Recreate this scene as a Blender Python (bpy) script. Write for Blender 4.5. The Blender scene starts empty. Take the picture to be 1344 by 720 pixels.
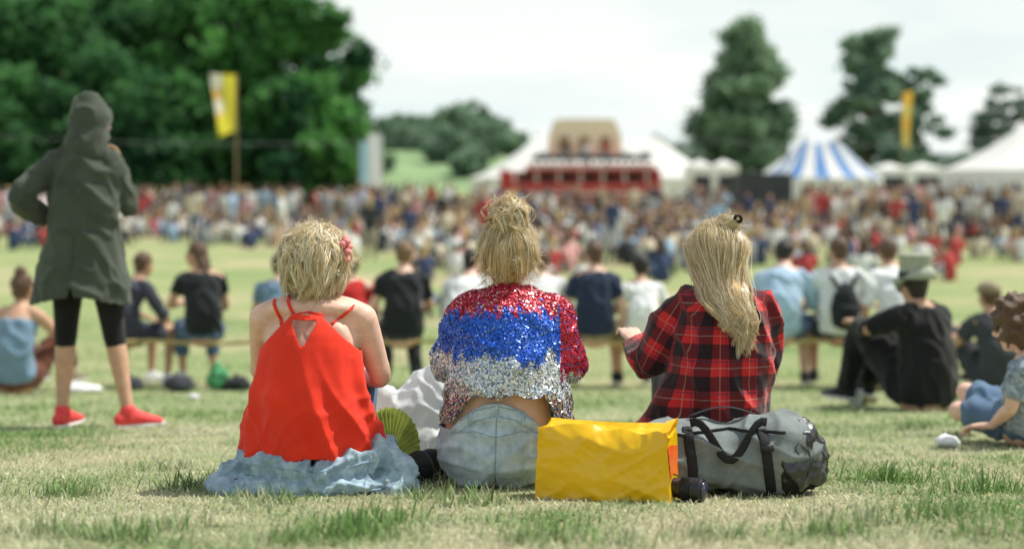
import bpy,bmesh,math,random
import numpy as np
from mathutils import Vector,Matrix,noise
from mathutils.bvhtree import BVHTree
random.seed(7); rng=np.random.default_rng(7)
SC=bpy.context.scene; COL=SC.collection
V=Vector
F=1867.0; YH=250.0; CZ=2.0
_D=[-60,0,12.6,16,20,30,45,70,110,150,250,700,3000]
_R=[5.5,-.48,-1.74,-1.90,-1.95,-1.93,-1.81,-1.52,-1.05,-.62,-.35,0.0,0.0]
def gz(d): return CZ+float(np.interp(d,_D,_R))
def X(px,d): return (px-672)/F*d
def Z(py,d): return CZ-(py-YH)/F*d
def at(px,d): return V((X(px,d),d,gz(d)))
R=math.radians
# ------------------------------------------------------------- materials
def lk(nt,a,b): nt.links.new(a,b)
def base_nodes(name):
    m=bpy.data.materials.new(name); m.use_nodes=True; nt=m.node_tree
    return m,nt,nt.nodes['Principled BSDF']
def mathn(nt,op,a,b=None,c=None):
    n=nt.nodes.new('ShaderNodeMath'); n.operation=op
    for i,x in enumerate((a,b,c)):
        if x is None: continue
        if isinstance(x,(int,float)): n.inputs[i].default_value=x
        else: lk(nt,x,n.inputs[i])
    return n.outputs[0]
def mixc(nt,fac,a,b,mode='MIX'):
    n=nt.nodes.new('ShaderNodeMix'); n.data_type='RGBA'; n.blend_type=mode
    for s,x in ((n.inputs['Factor'],fac),(n.inputs[6],a),(n.inputs[7],b)):
        if isinstance(x,(int,float)): s.default_value=x
        elif isinstance(x,tuple): s.default_value=(*x[:3],1)
        else: lk(nt,x,s)
    return n.outputs[2]
def noisen(nt,scale,detail=4,rough=.6,vec=None):
    n=nt.nodes.new('ShaderNodeTexNoise'); n.inputs['Scale'].default_value=scale
    n.inputs['Detail'].default_value=detail; n.inputs['Roughness'].default_value=rough
    if vec is None:
        t=nt.nodes.new('ShaderNodeTexCoord'); vec=t.outputs['Object']
    lk(nt,vec,n.inputs['Vector']); return n.outputs['Fac']
def ramp(nt,fac,stops):
    n=nt.nodes.new('ShaderNodeValToRGB'); e=n.color_ramp.elements
    while len(e)<len(stops): e.new(.5)
    for i,(p,c) in enumerate(stops): e[i].position=p; e[i].color=(*c,1)
    lk(nt,fac,n.inputs[0]); return n.outputs[0]
def mat(name,c,rough=.8,var=.2,sc=8,bump=0,bs=60,metal=0,spec=.3,sheen=0,sss=0,attr=False,trans=0,c2=None):
    m,nt,b=base_nodes(name)
    f=noisen(nt,sc)
    if attr:
        a=nt.nodes.new('ShaderNodeAttribute'); a.attribute_name='Col'
        dark=mixc(nt,1.0,a.outputs['Color'],(1-var,)*3,'MULTIPLY'); col=mixc(nt,f,dark,a.outputs['Color'])
    else:
        lo=tuple(x*(1-var) for x in c); hi=c2 if c2 else tuple(min(1,x*(1+var)) for x in c)
        col=ramp(nt,f,[(.3,lo),(.7,hi)])
    lk(nt,col,b.inputs['Base Color'])
    b.inputs['Roughness'].default_value=rough; b.inputs['Metallic'].default_value=metal
    b.inputs['Specular IOR Level'].default_value=spec; b.inputs['Sheen Weight'].default_value=sheen
    if sss:
        b.inputs['Subsurface Weight'].default_value=sss; b.inputs['Subsurface Radius'].default_value=(1,.4,.25); b.inputs['Subsurface Scale'].default_value=.012
    if bump:
        bn=nt.nodes.new('ShaderNodeBump'); bn.inputs['Strength'].default_value=bump; bn.inputs['Distance'].default_value=.01
        lk(nt,noisen(nt,bs,6),bn.inputs['Height']); lk(nt,bn.outputs[0],b.inputs['Normal'])
    if trans:
        t=nt.nodes.new('ShaderNodeBsdfTranslucent'); lk(nt,col,t.inputs['Color'])
        mx=nt.nodes.new('ShaderNodeMixShader'); mx.inputs[0].default_value=trans
        lk(nt,b.outputs[0],mx.inputs[1]); lk(nt,t.outputs[0],mx.inputs[2])
        lk(nt,mx.outputs[0],nt.nodes['Material Output'].inputs['Surface'])
    return m
M={}
M['skin']=mat('skin_fair',(.74,.47,.36),.48,.12,22,.12,180,sss=.15,spec=.42)
M['skin2']=mat('skin_tan',(.57,.34,.23),.55,.12,22,.1,180,sss=.1)
M['hairmat']=mat('hair_strands',(1,1,1),.36,.2,60,attr=True,spec=.55,trans=.35)
M['hairbase']=mat('hair_under',(.50,.34,.17),.7,.35,60,.5,200)
for n,c in dict(brown=(.11,.06,.035),dark=(.024,.018,.015),lightbrown=(.20,.12,.06)).items():
    M['hair_'+n]=mat('hair_'+n,c,.5,.4,70,.6,150,spec=.4)
def fabric(n,c,var=.15,rough=.9): M[n]=mat('fabric_'+n,c,rough,var,10,.25,350,sheen=.15,spec=.2); return M[n]
for n,c in dict(white=(.78,.80,.81),black=(.018,.022,.026),navy=(.022,.034,.07),red=(.55,.03,.03),lightblue=(.38,.54,.70),greyblue=(.17,.27,.38),
    olive=(.060,.074,.057),legging=(.012,.012,.014),charcoal=(.05,.055,.065),khaki=(.28,.23,.15),rust=(.14,.05,.03),jeans=(.09,.16,.26),florals=(.05,.055,.08)).items(): fabric(n,c)
M['patterned']=mat('tie_dye_cloth',(.10,.17,.26),.9,.4,38,.2,300,c2=(.45,.52,.58))
M['redtop']=mat('red_viscose',(.80,.035,.012),.75,.1,6,.15,300,sheen=.1,spec=.25)
M['denim']=mat('light_denim',(.42,.55,.65),.9,.18,30,.35,500,c2=(.62,.75,.82),spec=.15)
M['denimjacket']=mat('washed_blue_denim',(.27,.40,.50),.9,.25,25,.35,450,c2=(.46,.60,.68),spec=.15)
M['denimdark']=mat('denim_seam',(.28,.41,.52),.9,.2,60)
M['canvas']=mat('grey_canvas',(.15,.175,.175),.75,.25,9,.3,260,spec=.3,c2=(.24,.275,.27))
M['blackstrap']=mat('black_webbing',(.015,.016,.018),.7,.2,90,.2,300)
M['blackplastic']=mat('black_plastic',(.014,.014,.016),.3,.2,20,spec=.5)
M['yellow']=mat('yellow_plastic_bag',(.92,.56,.006),.30,.05,7,.10,40,spec=.55,trans=.15)
M['redprint']=mat('red_print',(.75,.06,.01),.4,.15,9,spec=.5,c2=(.85,.22,.03))
M['whiteplastic']=mat('white_plastic',(.80,.82,.85),.45,.05,9,.1,30,spec=.4,trans=.35)
M['shoe']=mat('coral_running_shoe',(.80,.07,.07),.6,.25,50,.3,200)
M['sole']=mat('white_sole',(.7,.7,.68),.6,.1,20)
M['wood']=mat('weathered_wood',(.33,.24,.13),.85,.3,14,.4,80)
M['yellowwood']=mat('pale_yellow_pole',(.50,.40,.17),.7,.2,14,.3,80)
M['metal']=mat('grey_metal',(.4,.41,.42),.4,.1,10,metal=.6)
M['glass']=mat('lens_glass',(.03,.03,.06),.05,.1,10,spec=.9)
M['crowd']=mat('crowd_cloth',(1,1,1),.85,.1,5,attr=True)
M['leaf']=mat('foliage',(1,1,1),.65,.2,1.2,attr=True,trans=.45,spec=.25)
M['bark']=mat('bark',(.09,.07,.05),.9,.3,5,.5,12)
M['blade']=mat('grass_blades',(1,1,1),.7,.15,3,attr=True,trans=.35,spec=.25)
M['canvaswhite']=mat('white_tent_canvas',(.90,.90,.88),.7,.04,1.5,.1,5,trans=.3)
M['canvasblue']=mat('blue_tent_canvas',(.07,.20,.46),.7,.1,1.5)
M['bannerwhite']=mat('white_banner_cloth',(.90,.92,.92),.7,.04,1.5,trans=.6)
M['bannerblue']=mat('blue_banner_cloth',(.40,.70,.85),.7,.1,1.5,trans=.6)
M['stagered']=mat('stage_red_paint',(.50,.075,.065),.6,.2,2)
M['stagecream']=mat('stage_cream_paint',(.92,.80,.58),.7,.06,2)
M['stagedark']=mat('stage_dark',(.055,.06,.065),.7,.2,2)
M['green']=mat('green_cloth',(.10,.35,.16),.8,.2,20)
M['eye']=mat('eye_dark',(.03,.02,.015),.2,.1,9)
M['hatpale']=mat('hat_felt',(.36,.38,.31),.9,.15,30,.3,200)
# ------------------------------------------------------------- mesh helpers
class MB:
    def __init__(s): s.v=[]; s.f=[]; s.c=[]; s.cat=0
    def face(s,f): s.f.append(tuple(f)); s.c.append(s.cat)
    def loft(s,pts,rad,side=(1,0,0),n=14,sub=3,cap=.8,sq=1.0):
        A=[]
        for p,r in zip(pts,rad):
            if not isinstance(r,(tuple,list)): r=(r,r)
            A.append([p[0],p[1],p[2],r[0],r[1]])
        A=np.array(A,float)
        if sub>1 and len(A)>2:
            E=np.vstack([2*A[0]-A[1],A,2*A[-1]-A[-2]]); E[0,3:]=A[0,3:]; E[-1,3:]=A[-1,3:]
            out=[]
            for i in range(1,len(E)-2):
                for k in range(sub):
                    t=k/sub; a,b,c,d=E[i-1],E[i],E[i+1],E[i+2]
                    out.append(.5*((2*b)+(-a+c)*t+(2*a-5*b+4*c-d)*t*t+(-a+3*b-3*c+d)*t**3))
            out.append(E[-2]); A=np.array(out); A[:,3:]=np.maximum(A[:,3:],.0008)
        P=A[:,:3]; rr=A[:,3:]
        T=np.gradient(P,axis=0); 
        rings=[]
        def ring(p,t,ra,rb):
            t=V(t)
            if t.length<1e-9: t=V((0,0,1))
            t.normalize(); a=V(side)-t*V(side).dot(t)
            if a.length<.05:
                q=V((0,1,0)) if abs(t.y)<.8 else V((0,0,1)); a=q-t*q.dot(t)
            a.normalize(); b=t.cross(a); i0=len(s.v)
            for k in range(n):
                g=2*math.pi*k/n; c=math.cos(g); q=math.sin(g)
                if sq!=1: c=math.copysign(abs(c)**sq,c); q=math.copysign(abs(q)**sq,q)
                s.v.append(V(p)+a*ra*c+b*rb*q)
            rings.append(i0)
        t0=T[0]/max(1e-9,np.linalg.norm(T[0])); t1=T[-1]/max(1e-9,np.linalg.norm(T[-1]))
        if cap>0:
            m=min(rr[0])*cap
            for g in (65,35): ring(P[0]-t0*m*math.sin(R(g)),t0,rr[0][0]*math.cos(R(g)),rr[0][1]*math.cos(R(g)))
        for i in range(len(P)): ring(P[i],T[i],rr[i][0],rr[i][1])
        if cap>0:
            m=min(rr[-1])*cap
            for g in (35,65): ring(P[-1]+t1*m*math.sin(R(g)),t1,rr[-1][0]*math.cos(R(g)),rr[-1][1]*math.cos(R(g)))
        for a,b in zip(rings[:-1],rings[1:]):
            for k in range(n): s.face((a+k,a+(k+1)%n,b+(k+1)%n,b+k))
        m0=min(rr[0])*cap; m1=min(rr[-1])*cap
        i=len(s.v); s.v.append(V(P[0]-t0*m0)); 
        for k in range(n): s.face((i,rings[0]+(k+1)%n,rings[0]+k))
        i=len(s.v); s.v.append(V(P[-1]+t1*m1))
        for k in range(n): s.face((i,rings[-1]+k,rings[-1]+(k+1)%n))
    def ball(s,c,r,Mx=None,n=16,m=10):
        if isinstance(r,(int,float)): r=(r,)*3
        i0=len(s.v); c=V(c)
        def P(x,y,z):
            q=V((x*r[0],y*r[1],z*r[2]))
            return c+(Mx@q if Mx else q)
        s.v.append(P(0,0,-1))
        for j in range(1,m):
            a=-math.pi/2+math.pi*j/m
            for k in range(n):
                g=2*math.pi*k/n; s.v.append(P(math.cos(a)*math.cos(g),math.cos(a)*math.sin(g),math.sin(a)))
        s.v.append(P(0,0,1)); e=len(s.v)-1
        for k in range(n): s.face((i0,i0+1+(k+1)%n,i0+1+k))
        for j in range(m-2):
            a=i0+1+j*n; b=a+n
            for k in range(n): s.face((a+k,a+(k+1)%n,b+(k+1)%n,b+k))
        a=i0+1+(m-2)*n
        for k in range(n): s.face((a+k,a+(k+1)%n,e))
    def box(s,c,size,rz=0):
        i=len(s.v); c=V(c); Mx=Matrix.Rotation(rz,3,'Z')
        for x in (-.5,.5):
            for y in (-.5,.5):
                for z in (-.5,.5): s.v.append(c+Mx@V((x*size[0],y*size[1],z*size[2])))
        for f in ((0,1,3,2),(4,6,7,5),(0,4,5,1),(2,3,7,6),(0,2,6,4),(1,5,7,3)): s.face([i+k for k in f])
    def mesh(s,name='m'):
        me=bpy.data.meshes.new(name); me.from_pydata([tuple(v) for v in s.v],[],s.f); me.update(); return me
def tag(o,label,cat,group=None,kind=None):
    if label: o['label']=label
    if cat: o['category']=cat
    if group: o['group']=group
    if kind: o['kind']=kind
    return o
def obj(name,me,m=None,parent=None,smooth=True):
    if isinstance(me,MB): me=me.mesh(name)
    me.name=name
    o=bpy.data.objects.new(name,me); COL.objects.link(o)
    if m is not None:
        me.materials.clear()
        for q in (m if isinstance(m,list) else [m]): me.materials.append(q)
    if smooth and len(me.polygons): me.polygons.foreach_set('use_smooth',[True]*len(me.polygons))
    if parent: o.parent=parent
    return o
def empty(name,loc,rz,label,cat,group=None):
    o=bpy.data.objects.new(name,None); COL.objects.link(o); o.location=loc; o.rotation_euler=(0,0,rz); o.empty_display_size=.1
    return tag(o,label,cat,group)
def remesh(mb,vox,it=4,fn=None,fac=.5):
    me=mb.mesh('tmp'); o=bpy.data.objects.new('tmp',me); COL.objects.link(o)
    r=o.modifiers.new('r','REMESH'); r.mode='VOXEL'; r.voxel_size=vox
    if it: sm=o.modifiers.new('s','SMOOTH'); sm.factor=fac; sm.iterations=it
    dg=bpy.context.evaluated_depsgraph_get(); dg.update()
    out=bpy.data.meshes.new_from_object(o.evaluated_get(dg)); bpy.data.objects.remove(o); bpy.data.meshes.remove(me)
    if fn: displace(out,fn)
    return out
def displace(me,fn):
    me.update(); N=[v.normal.copy() for v in me.vertices]
    for v,n in zip(me.vertices,N): v.co=v.co+n*fn(v.co)
    me.update()
def ridge(q):
    return max(0,1-2.4*abs(noise.noise(q)))**2
def fold(amp,sx,sy,sz,seed=0,amp2=.3):
    o=V((seed*7.3,seed*3.1,seed*1.7))
    def f(c):
        q=V((c.x*sx,c.y*sy,c.z*sz))+o
        a=noise.noise(q); return amp*((1-abs(a)*2.2)*.6+a)+amp*amp2*noise.noise(q*3.1)
    return f
def trim(me,f):
    """keep f(co)>0, the cut edge is pulled onto f=0"""
    bm=bmesh.new(); bm.from_mesh(me)
    val={v:f(v.co) for v in bm.verts}
    dele=[fc for fc in bm.faces if all(val[v]<=0 for v in fc.verts)]
    bmesh.ops.delete(bm,geom=dele,context='FACES')
    e=.002
    for v in bm.verts:
        for _ in range(2):
            q=f(v.co)
            if q<0:
                gx=(f(v.co+V((e,0,0)))-q)/e; gzz=(f(v.co+V((0,0,e)))-q)/e; g2=gx*gx+gzz*gzz
                if g2>1e-6:
                    st=V((gx,0,gzz))*(-q/g2)
                    if st.length>.03: st=st*(.03/st.length)
                    v.co+=st
    bm.to_mesh(me); bm.free(); me.update(); return me
def solidify(o,t):
    s=o.modifiers.new('thick','SOLIDIFY'); s.thickness=t; s.offset=-1
def bvh(me):
    return BVHTree.FromPolygons([v.co for v in me.vertices],[tuple(p.vertices) for p in me.polygons])
def surfpath(tree,pts,off=.002,direc=V((0,1,0)),n=14):
    out=[]
    P=[V((p[0],0,p[1])) for p in pts]
    for i in range(len(P)-1):
        for k in range(n):
            q=P[i].lerp(P[i+1],k/n); out.append(q)
    out.append(P[-1]); res=[]
    for q in out:
        h=tree.ray_cast(q-direc*2,direc)
        if h[0] is not None: res.append(h[0]+h[1]*off)
    return res
def npmesh(name,v,f,col=None):
    me=bpy.data.meshes.new(name); n=len(v); k=f.shape[1]
    me.vertices.add(n); me.vertices.foreach_set('co',np.asarray(v,np.float32).ravel())
    me.loops.add(f.size); me.loops.foreach_set('vertex_index',f.astype(np.int32).ravel())
    me.polygons.add(len(f)); me.polygons.foreach_set('loop_start',np.arange(0,f.size,k,dtype=np.int32))
    me.update(calc_edges=True)
    if col is not None: addcol(me,col)
    return me
def addcol(me,col):
    a=me.color_attributes.new('Col','FLOAT_COLOR','POINT'); c=np.ones((len(me.vertices),4),np.float32); c[:,:3]=col
    a.data.foreach_set('color',c.ravel())
# ------------------------------------------------------------- hands
def hand_mesh(sgn,curl=.5):
    mb=MB(); mb.loft([(0,-.015,0),(0,.02,0),(0,.055,0),(0,.08,0)],[(.024,.018),(.032,.016),(.040,.014),(.038,.011)],n=10)
    for i,(x,l) in enumerate(((-.030,.058),(-.010,.070),(.010,.076),(.029,.068))):
        x*=sgn; a=curl
        p=V((x,.082,0)); d1=V((x*.35,math.cos(a*.6),-math.sin(a*.6))); d2=V((x*.35,math.cos(a*1.5),-math.sin(a*1.5))); d3=V((0,math.cos(a*2.2),-math.sin(a*2.2)))
        q=p+d1*l*.45; r=q+d2*l*.32; t=r+d3*l*.25
        mb.loft([p-V((0,.02,0)),p,q,r,t],[.009,.0088,.0082,.0075,.0065],n=8,sub=2)
    mb.loft([(sgn*.022,.015,-.002),(sgn*.045,.038,-.008),(sgn*.058,.062,-.016),(sgn*.056,.082,-.022)],[.014,.011,.0095,.008],n=8)
    return remesh(mb,.0042,2)
HAND={1:hand_mesh(1),-1:hand_mesh(-1)}
def join_hands(me,hs):
    bm=bmesh.new(); bm.from_mesh(me)
    for sg,p,dr,up in hs:
        y=dr.normalized(); z=(up-y*up.dot(y)).normalized(); x=y.cross(z)
        Mx=Matrix((x,y,z)).transposed().to_4x4(); Mx.translation=p
        t=HAND[sg].copy(); t.transform(Mx); bm.from_mesh(t); bpy.data.meshes.remove(t)
    bm.to_mesh(me); bm.free(); me.update(); return me
# ------------------------------------------------------------- figures
def lp(a,b,t): return V(a).lerp(V(b),t)
def torso_pts(J,off,w):
    pel,mid,ch,nk=[V(J[k]) for k in ('pel','mid','ch','neck')]
    u=(ch-mid).normalized()
    P=[pel-V((0,0,.055)),pel+V((0,0,.03)),mid,lp(mid,ch,.5),ch-u*.045,ch+u*.03]
    Rr=[(.150,.120),(.166,.128),(.128,.098),(.142,.106),(.152,.100),(.105,.076)]
    return P,[(a*w+off,b*w+off) for a,b in Rr]
def build_body(J,vox=.012,w=1.0,hands=True,it=4,fn=None,extra=None):
    mb=MB(); sd=(V(J['shR'])-V(J['shL'])).normalized()
    P,Rr=torso_pts(J,0,w); nk=V(J['neck']); H=V(J['head'])
    fw=V(J.get('fw',(0,1,0))).normalized(); up=V(J.get('up',(0,0,1))); up=(up-fw*up.dot(fw)).normalized(); hs=fw.cross(up)
    mb.loft(P+[nk],Rr+[(.057*w,.056*w)],side=sd,n=20)
    mb.loft([lp(V(J['ch']),nk,.3),nk,H-up*.055-fw*.01],[.062*w,.052*w,.052*w],side=sd,n=14)
    Mx=Matrix((hs,fw,up)).transposed()
    mb.ball(H+up*.012-fw*.008,(.074,.092,.098),Mx)
    mb.ball(H+fw*.022-up*.055,(.052,.062,.060),Mx); mb.ball(H+fw*.055-up*.095,(.025,.022,.02),Mx)
    mb.loft([H+fw*.085+up*.012,H+fw*.105-up*.028],[.008,.014],n=8,sub=1)
    for s in (-1,1): mb.ball(H+hs*.076*s-up*.018-fw*.005,(.009,.018,.03),Mx,8,6); mb.ball(H+hs*.03*s+fw*.078-up*.035,(.022,.015,.02),Mx,8,6)
    hl=[]
    for k,s in (('L',-1),('R',1)):
        sh,el,wr=V(J['sh'+k]),V(J['el'+k]),V(J['wr'+k])
        mb.loft([lp(V(J['ch']),nk,.55),lp(nk,sh,.6),sh],[.045*w,.045*w,.047*w],side=(0,1,0))
        mb.loft([sh,lp(sh,el,.35),lp(sh,el,.75),el,lp(el,wr,.3),lp(el,wr,.7),wr],[.052*w,.048*w,.041*w,.037*w,.038*w,.031*w,.024*w],side=(0,1,0))
        dr=(wr-el).normalized(); dr=V(J.get('hd'+k,dr)); hl.append((s*-1,wr+dr.normalized()*.01,dr,V(J.get('hu'+k,(0,0,1)))))
        if 'kn'+k in J:
            hp,kn,an,to=[V(J[q+k]) for q in ('hip','kn','an','toe')]
            mb.loft([hp,lp(hp,kn,.35),lp(hp,kn,.75),kn,lp(kn,an,.28),lp(kn,an,.7),an],[.088*w,.080*w,.062*w,.055*w,.055*w,.040*w,.034*w],side=(1,0,0))
            d=(to-an); d.z=0; d.normalize()
            mb.loft([an-d*.03-V((0,0,.03)),an+d*.03-V((0,0,.02)),lp(an,to,.6)-V((0,0,.012)),to],[.03,.034,(.036,.022),(.032,.014)],n=12)
    if extra: extra(mb)
    me=remesh(mb,vox,it,fn)
    if hands: join_hands(me,hl)
    return me
def build_shirt(J,sleeve=1.0,vox=.013,w=1.0,off=.016,hem=None,fn=None,hemr=None,it=3,cuff=.012,drop=.03):
    mb=MB(); sd=(V(J['shR'])-V(J['shL'])).normalized()
    P,Rr=torso_pts(J,off,w); P=P[1:]; Rr=Rr[1:]; P[0]=P[0]-V((0,0,drop))
    Rr[1]=(Rr[1][0]+.02*w,Rr[1][1]+.015*w)
    if hemr: Rr[0]=hemr
    if sleeve<0:
        P=P[:-1]; Rr=Rr[:-1]
    mb.loft(P,Rr,side=sd,n=20,cap=.25)
    nk=V(J['neck']); ch=V(J['ch'])
    for k in 'LR':
        sh,el,wr=V(J['sh'+k]),V(J['el'+k]),V(J['wr'+k])
        if sleeve<0: continue
        mb.loft([lp(ch,nk,.35),lp(lp(ch,nk,.6),sh,.55),sh],[.055*w,.052*w,.053*w],side=(0,1,0))
        if sleeve<=0: continue
        pts=[sh,lp(sh,el,.35)]; rr=[.055*w+off*.6,.05*w+off*.9]
        if sleeve<=.6: pts.append(lp(sh,el,sleeve+.1)); rr.append(.048*w+off)
        else:
            pts+= [lp(sh,el,.75),el]; rr+=[.045*w+off,.041*w+off]
            e=min(1,(sleeve-1)*1.0+0) if sleeve>1 else .0
            if e>0: pts+=[lp(el,wr,e*.5),lp(el,wr,e)]; rr+=[.04*w+off,.028*w+cuff]
        mb.loft(pts,rr,side=(0,1,0),cap=.3)
    return remesh(mb,vox,it,fn)
def build_trousers(J,ln=2.0,vox=.014,w=1.0,off=.012,fn=None,it=3,waist=.6):
    mb=MB(); P,Rr=torso_pts(J,off,w); sd=(V(J['shR'])-V(J['shL'])).normalized()
    mb.loft([P[0],P[1],lp(P[1],P[2],waist)],[Rr[0],Rr[1],tuple(lp((*Rr[1],0),(*Rr[2],0),waist)[:2])],side=sd,n=20,cap=.3)
    for k in 'LR':
        hp,kn,an=[V(J[q+k]) for q in ('hip','kn','an')]
        if ln<=1: pts=[hp,lp(hp,kn,.4*ln),lp(hp,kn,ln)]; rr=[.09*w+off,.085*w+off,.072*w+off*1.5]
        else:
            e=ln-1; pts=[hp,lp(hp,kn,.4),lp(hp,kn,.8),kn,lp(kn,an,.35*e),lp(kn,an,e)]; rr=[.09*w+off,.082*w+off,.064*w+off,.058*w+off,.054*w+off,.042*w+off]
        mb.loft(pts,rr,cap=.25)
    return remesh(mb,vox,it,fn)
def shoes(root,J,m,sole=True):
    for k in 'LR':
        an,to=V(J['an'+k]),V(J['toe'+k]); d=to-an; d.z=0; L=d.length; d.normalize(); sd=d.cross(V((0,0,1)))
        z=min(an.z-.07,to.z-.02)+.0
        b=V((an.x,an.y,z)); mb=MB()
        mb.loft([b-d*.045+V((0,0,.045)),b+d*.02+V((0,0,.055)),b+d*L*.55+V((0,0,.042)),b+d*(L*1.02)+V((0,0,.026))],[(.034,.036),(.041,.045),(.046,.03),(.038,.02)],side=sd,n=14)
        mb.loft([b+d*.0+V((0,0,.05)),an+V((0,0,.01))],[.04,.041],n=12,sub=1)
        s=obj('shoe',remesh(mb,.007,2),m,root)
        if sole:
            sb=MB(); sb.loft([b-d*.055+V((0,0,.012)),b+d*.02+V((0,0,.012)),b+d*L*.55+V((0,0,.012)),b+d*(L*1.1)+V((0,0,.014))],[(.03,.014),(.039,.014),(.047,.014),(.034,.013)],side=sd,n=14)
            obj('sole',sb,M['sole'],s)
def hairblob(root,J,m,style='short',w=1.0):
    H=V(J['head']); fw=V(J.get('fw',(0,1,0))).normalized(); up=V((0,0,1)); up=(up-fw*up.dot(fw)).normalized(); hs=fw.cross(up)
    Mx=Matrix((hs,fw,up)).transposed(); mb=MB()
    mb.ball(H-fw*.018+up*.026,(.082*w,.092*w,.094*w),Mx); mb.ball(H-fw*.045-up*.025,(.064,.055,.06),Mx)
    if style=='long':
        mb.loft([H-fw*.03+up*.03,H-fw*.075-up*.06,H-fw*.10-up*.17,H-fw*.11-up*.27],[(.08,.06),(.078,.045),(.06,.035),(.03,.02)],side=hs)
    if style=='bun': mb.ball(H+up*.12-fw*.04,.045)
    if style=='curly': mb.ball(H-fw*.01+up*.02,(.108,.11,.125),Mx)
    sd=random.random()*50; am=.03 if style=='curly' else .008
    f=lambda c: am*noise.noise(c*28+V((sd,0,0)))+.005*noise.noise(c*70)
    return obj('hair',remesh(mb,.009,1,f),m,root)
def eyes(root,J):
    H=V(J['head']); fw=V(J.get('fw',(0,1,0))).normalized(); up=V((0,0,1)); up=(up-fw*up.dot(fw)).normalized(); hs=fw.cross(up)
    for s in (-1,1):
        mb=MB(); mb.ball(H+fw*.078+hs*.03*s,.010,n=8,m=6); obj('eye',mb,M['eye'],root)
def J_rail(lean=0,arms='fwd',slouch=0,turn=0,tilt=0,spread=.13):
    J=dict(pel=(0,0,.50),mid=(lean*.4,-.04-slouch*.3,.69),ch=(lean,.02+slouch,.95-slouch*.25),neck=(lean*1.1,.05+slouch*1.3,1.03-slouch*.3),head=(lean*1.15+tilt,.09+slouch*1.7,1.155-slouch*.45),shL=(lean-.165,.02+slouch,.945-slouch*.25+tilt*.4),shR=(lean+.165,.02+slouch,.945-slouch*.25-tilt*.4),
      hipL=(-.09,.02,.49),hipR=(.09,.02,.49),knL=(-spread,.42,.51),knR=(spread,.42,.51),anL=(-spread+.01,.40,.08),anR=(spread+.02,.36,.08),toeL=(-spread,.58,.02),toeR=(spread+.04,.54,.02),fw=(turn,1,-.08-slouch))
    if arms=='fwd': J.update(elL=(lean-.25,.14+slouch*.6,.70),elR=(lean+.25,.14+slouch*.6,.70),wrL=(-.12,.36,.62),wrR=(.12,.36,.62))
    elif arms=='down': J.update(elL=(lean-.25,-.02,.68),elR=(lean+.25,-.02,.68),wrL=(-.27,.02,.46),wrR=(.27,.02,.46))
    elif arms=='mix': J.update(elL=(lean-.27,.02,.70),elR=(lean+.24,.20,.68),wrL=(-.26,.06,.48),wrR=(.05,.38,.66))
    else: J.update(elL=(lean-.25,.1,.72),elR=(lean+.24,.12,.70),wrL=(-.08,.30,.74),wrR=(.1,.34,.60))
    return J
def J_ground(lean=0):
    return dict(pel=(0,0,.115),mid=(lean*.3,-.04,.31),ch=(lean,.04,.56),neck=(lean,.08,.64),head=(lean,.12,.765),shL=(lean-.165,.04,.565),shR=(lean+.165,.04,.565),
      hipL=(-.09,.03,.11),hipR=(.09,.03,.11),knL=(-.17,.40,.43),knR=(.17,.40,.43),anL=(-.13,.62,.08),anR=(.14,.62,.08),toeL=(-.15,.79,.02),toeR=(.16,.79,.02),
      elL=(-.26,.22,.38),elR=(.26,.22,.38),wrL=(-.14,.42,.46),wrR=(.14,.42,.46))
# ------------------------------------------------------------- hair strands
def strands(name,P,w,center,cols,m,parent):
    N,K,_=P.shape; T=np.gradient(P,axis=1); O=P-np.asarray(center)
    S=np.cross(T,O)+1e-9; S/=np.linalg.norm(S,axis=2,keepdims=True)+1e-9
    tp=np.ones(K); tp[-1]=.15; tp[-2]=.6; tp[0]=.5
    W=(np.asarray(w).reshape(-1,1,1)*tp.reshape(1,K,1))*.5
    A=P-S*W; B=P+S*W
    v=np.stack([A,B],2).reshape(-1,3); idx=np.arange(N*K*2).reshape(N,K,2)
    f=np.stack([idx[:,:-1,0],idx[:,:-1,1],idx[:,1:,1],idx[:,1:,0]],-1).reshape(-1,4)
    c=np.repeat(cols,K*2,axis=0)
    return obj(name,npmesh(name,v,f,c),m,parent)
def slerp(a,b,t):
    d=np.clip((a*b).sum(-1,keepdims=True),-.999,.999); th=np.arccos(d); s=np.sin(th)
    return (np.sin((1-t)*th)*a+np.sin(t*th)*b)/s
def unit(a): return a/(np.linalg.norm(a,axis=-1,keepdims=True)+1e-9)
def wob(N,K,amp,freq=2.0):
    t=np.linspace(0,1,K).reshape(1,K,1); ph=rng.random((N,1,3))*6.28; fr=freq*(.6+.8*rng.random((N,1,3)))
    return amp*np.sin(t*fr*6.28+ph)*t**.5
def locks(G,nc,spread,cA,cB,hl=(.97,.90,.70),ph=.25,endp=.3,jit=.0025):
    n,K,_=G.shape; t=np.linspace(0,1,K); prof=(1-.25*t)*(1-(1-endp)*t**3)
    off=rng.normal(0,spread,(n,nc,1,3))*prof.reshape(1,1,K,1)
    P=(G[:,None]+off).reshape(n*nc,K,3)+wob(n*nc,K,jit,1.8)
    lt=rng.random((n,1,1)); st=rng.random((n,nc,1)); tt_=np.clip(.5*lt+.5*st,0,1)
    c=np.array(cA)*(1-tt_)+np.array(cB)*tt_; c=c*(.86+.24*rng.random((n,1,1)))
    c=c.reshape(-1,3); k=rng.random(len(c))<ph; c[k]=np.array(hl)*(.8+.3*rng.random((k.sum(),1)))
    return P,c
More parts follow.
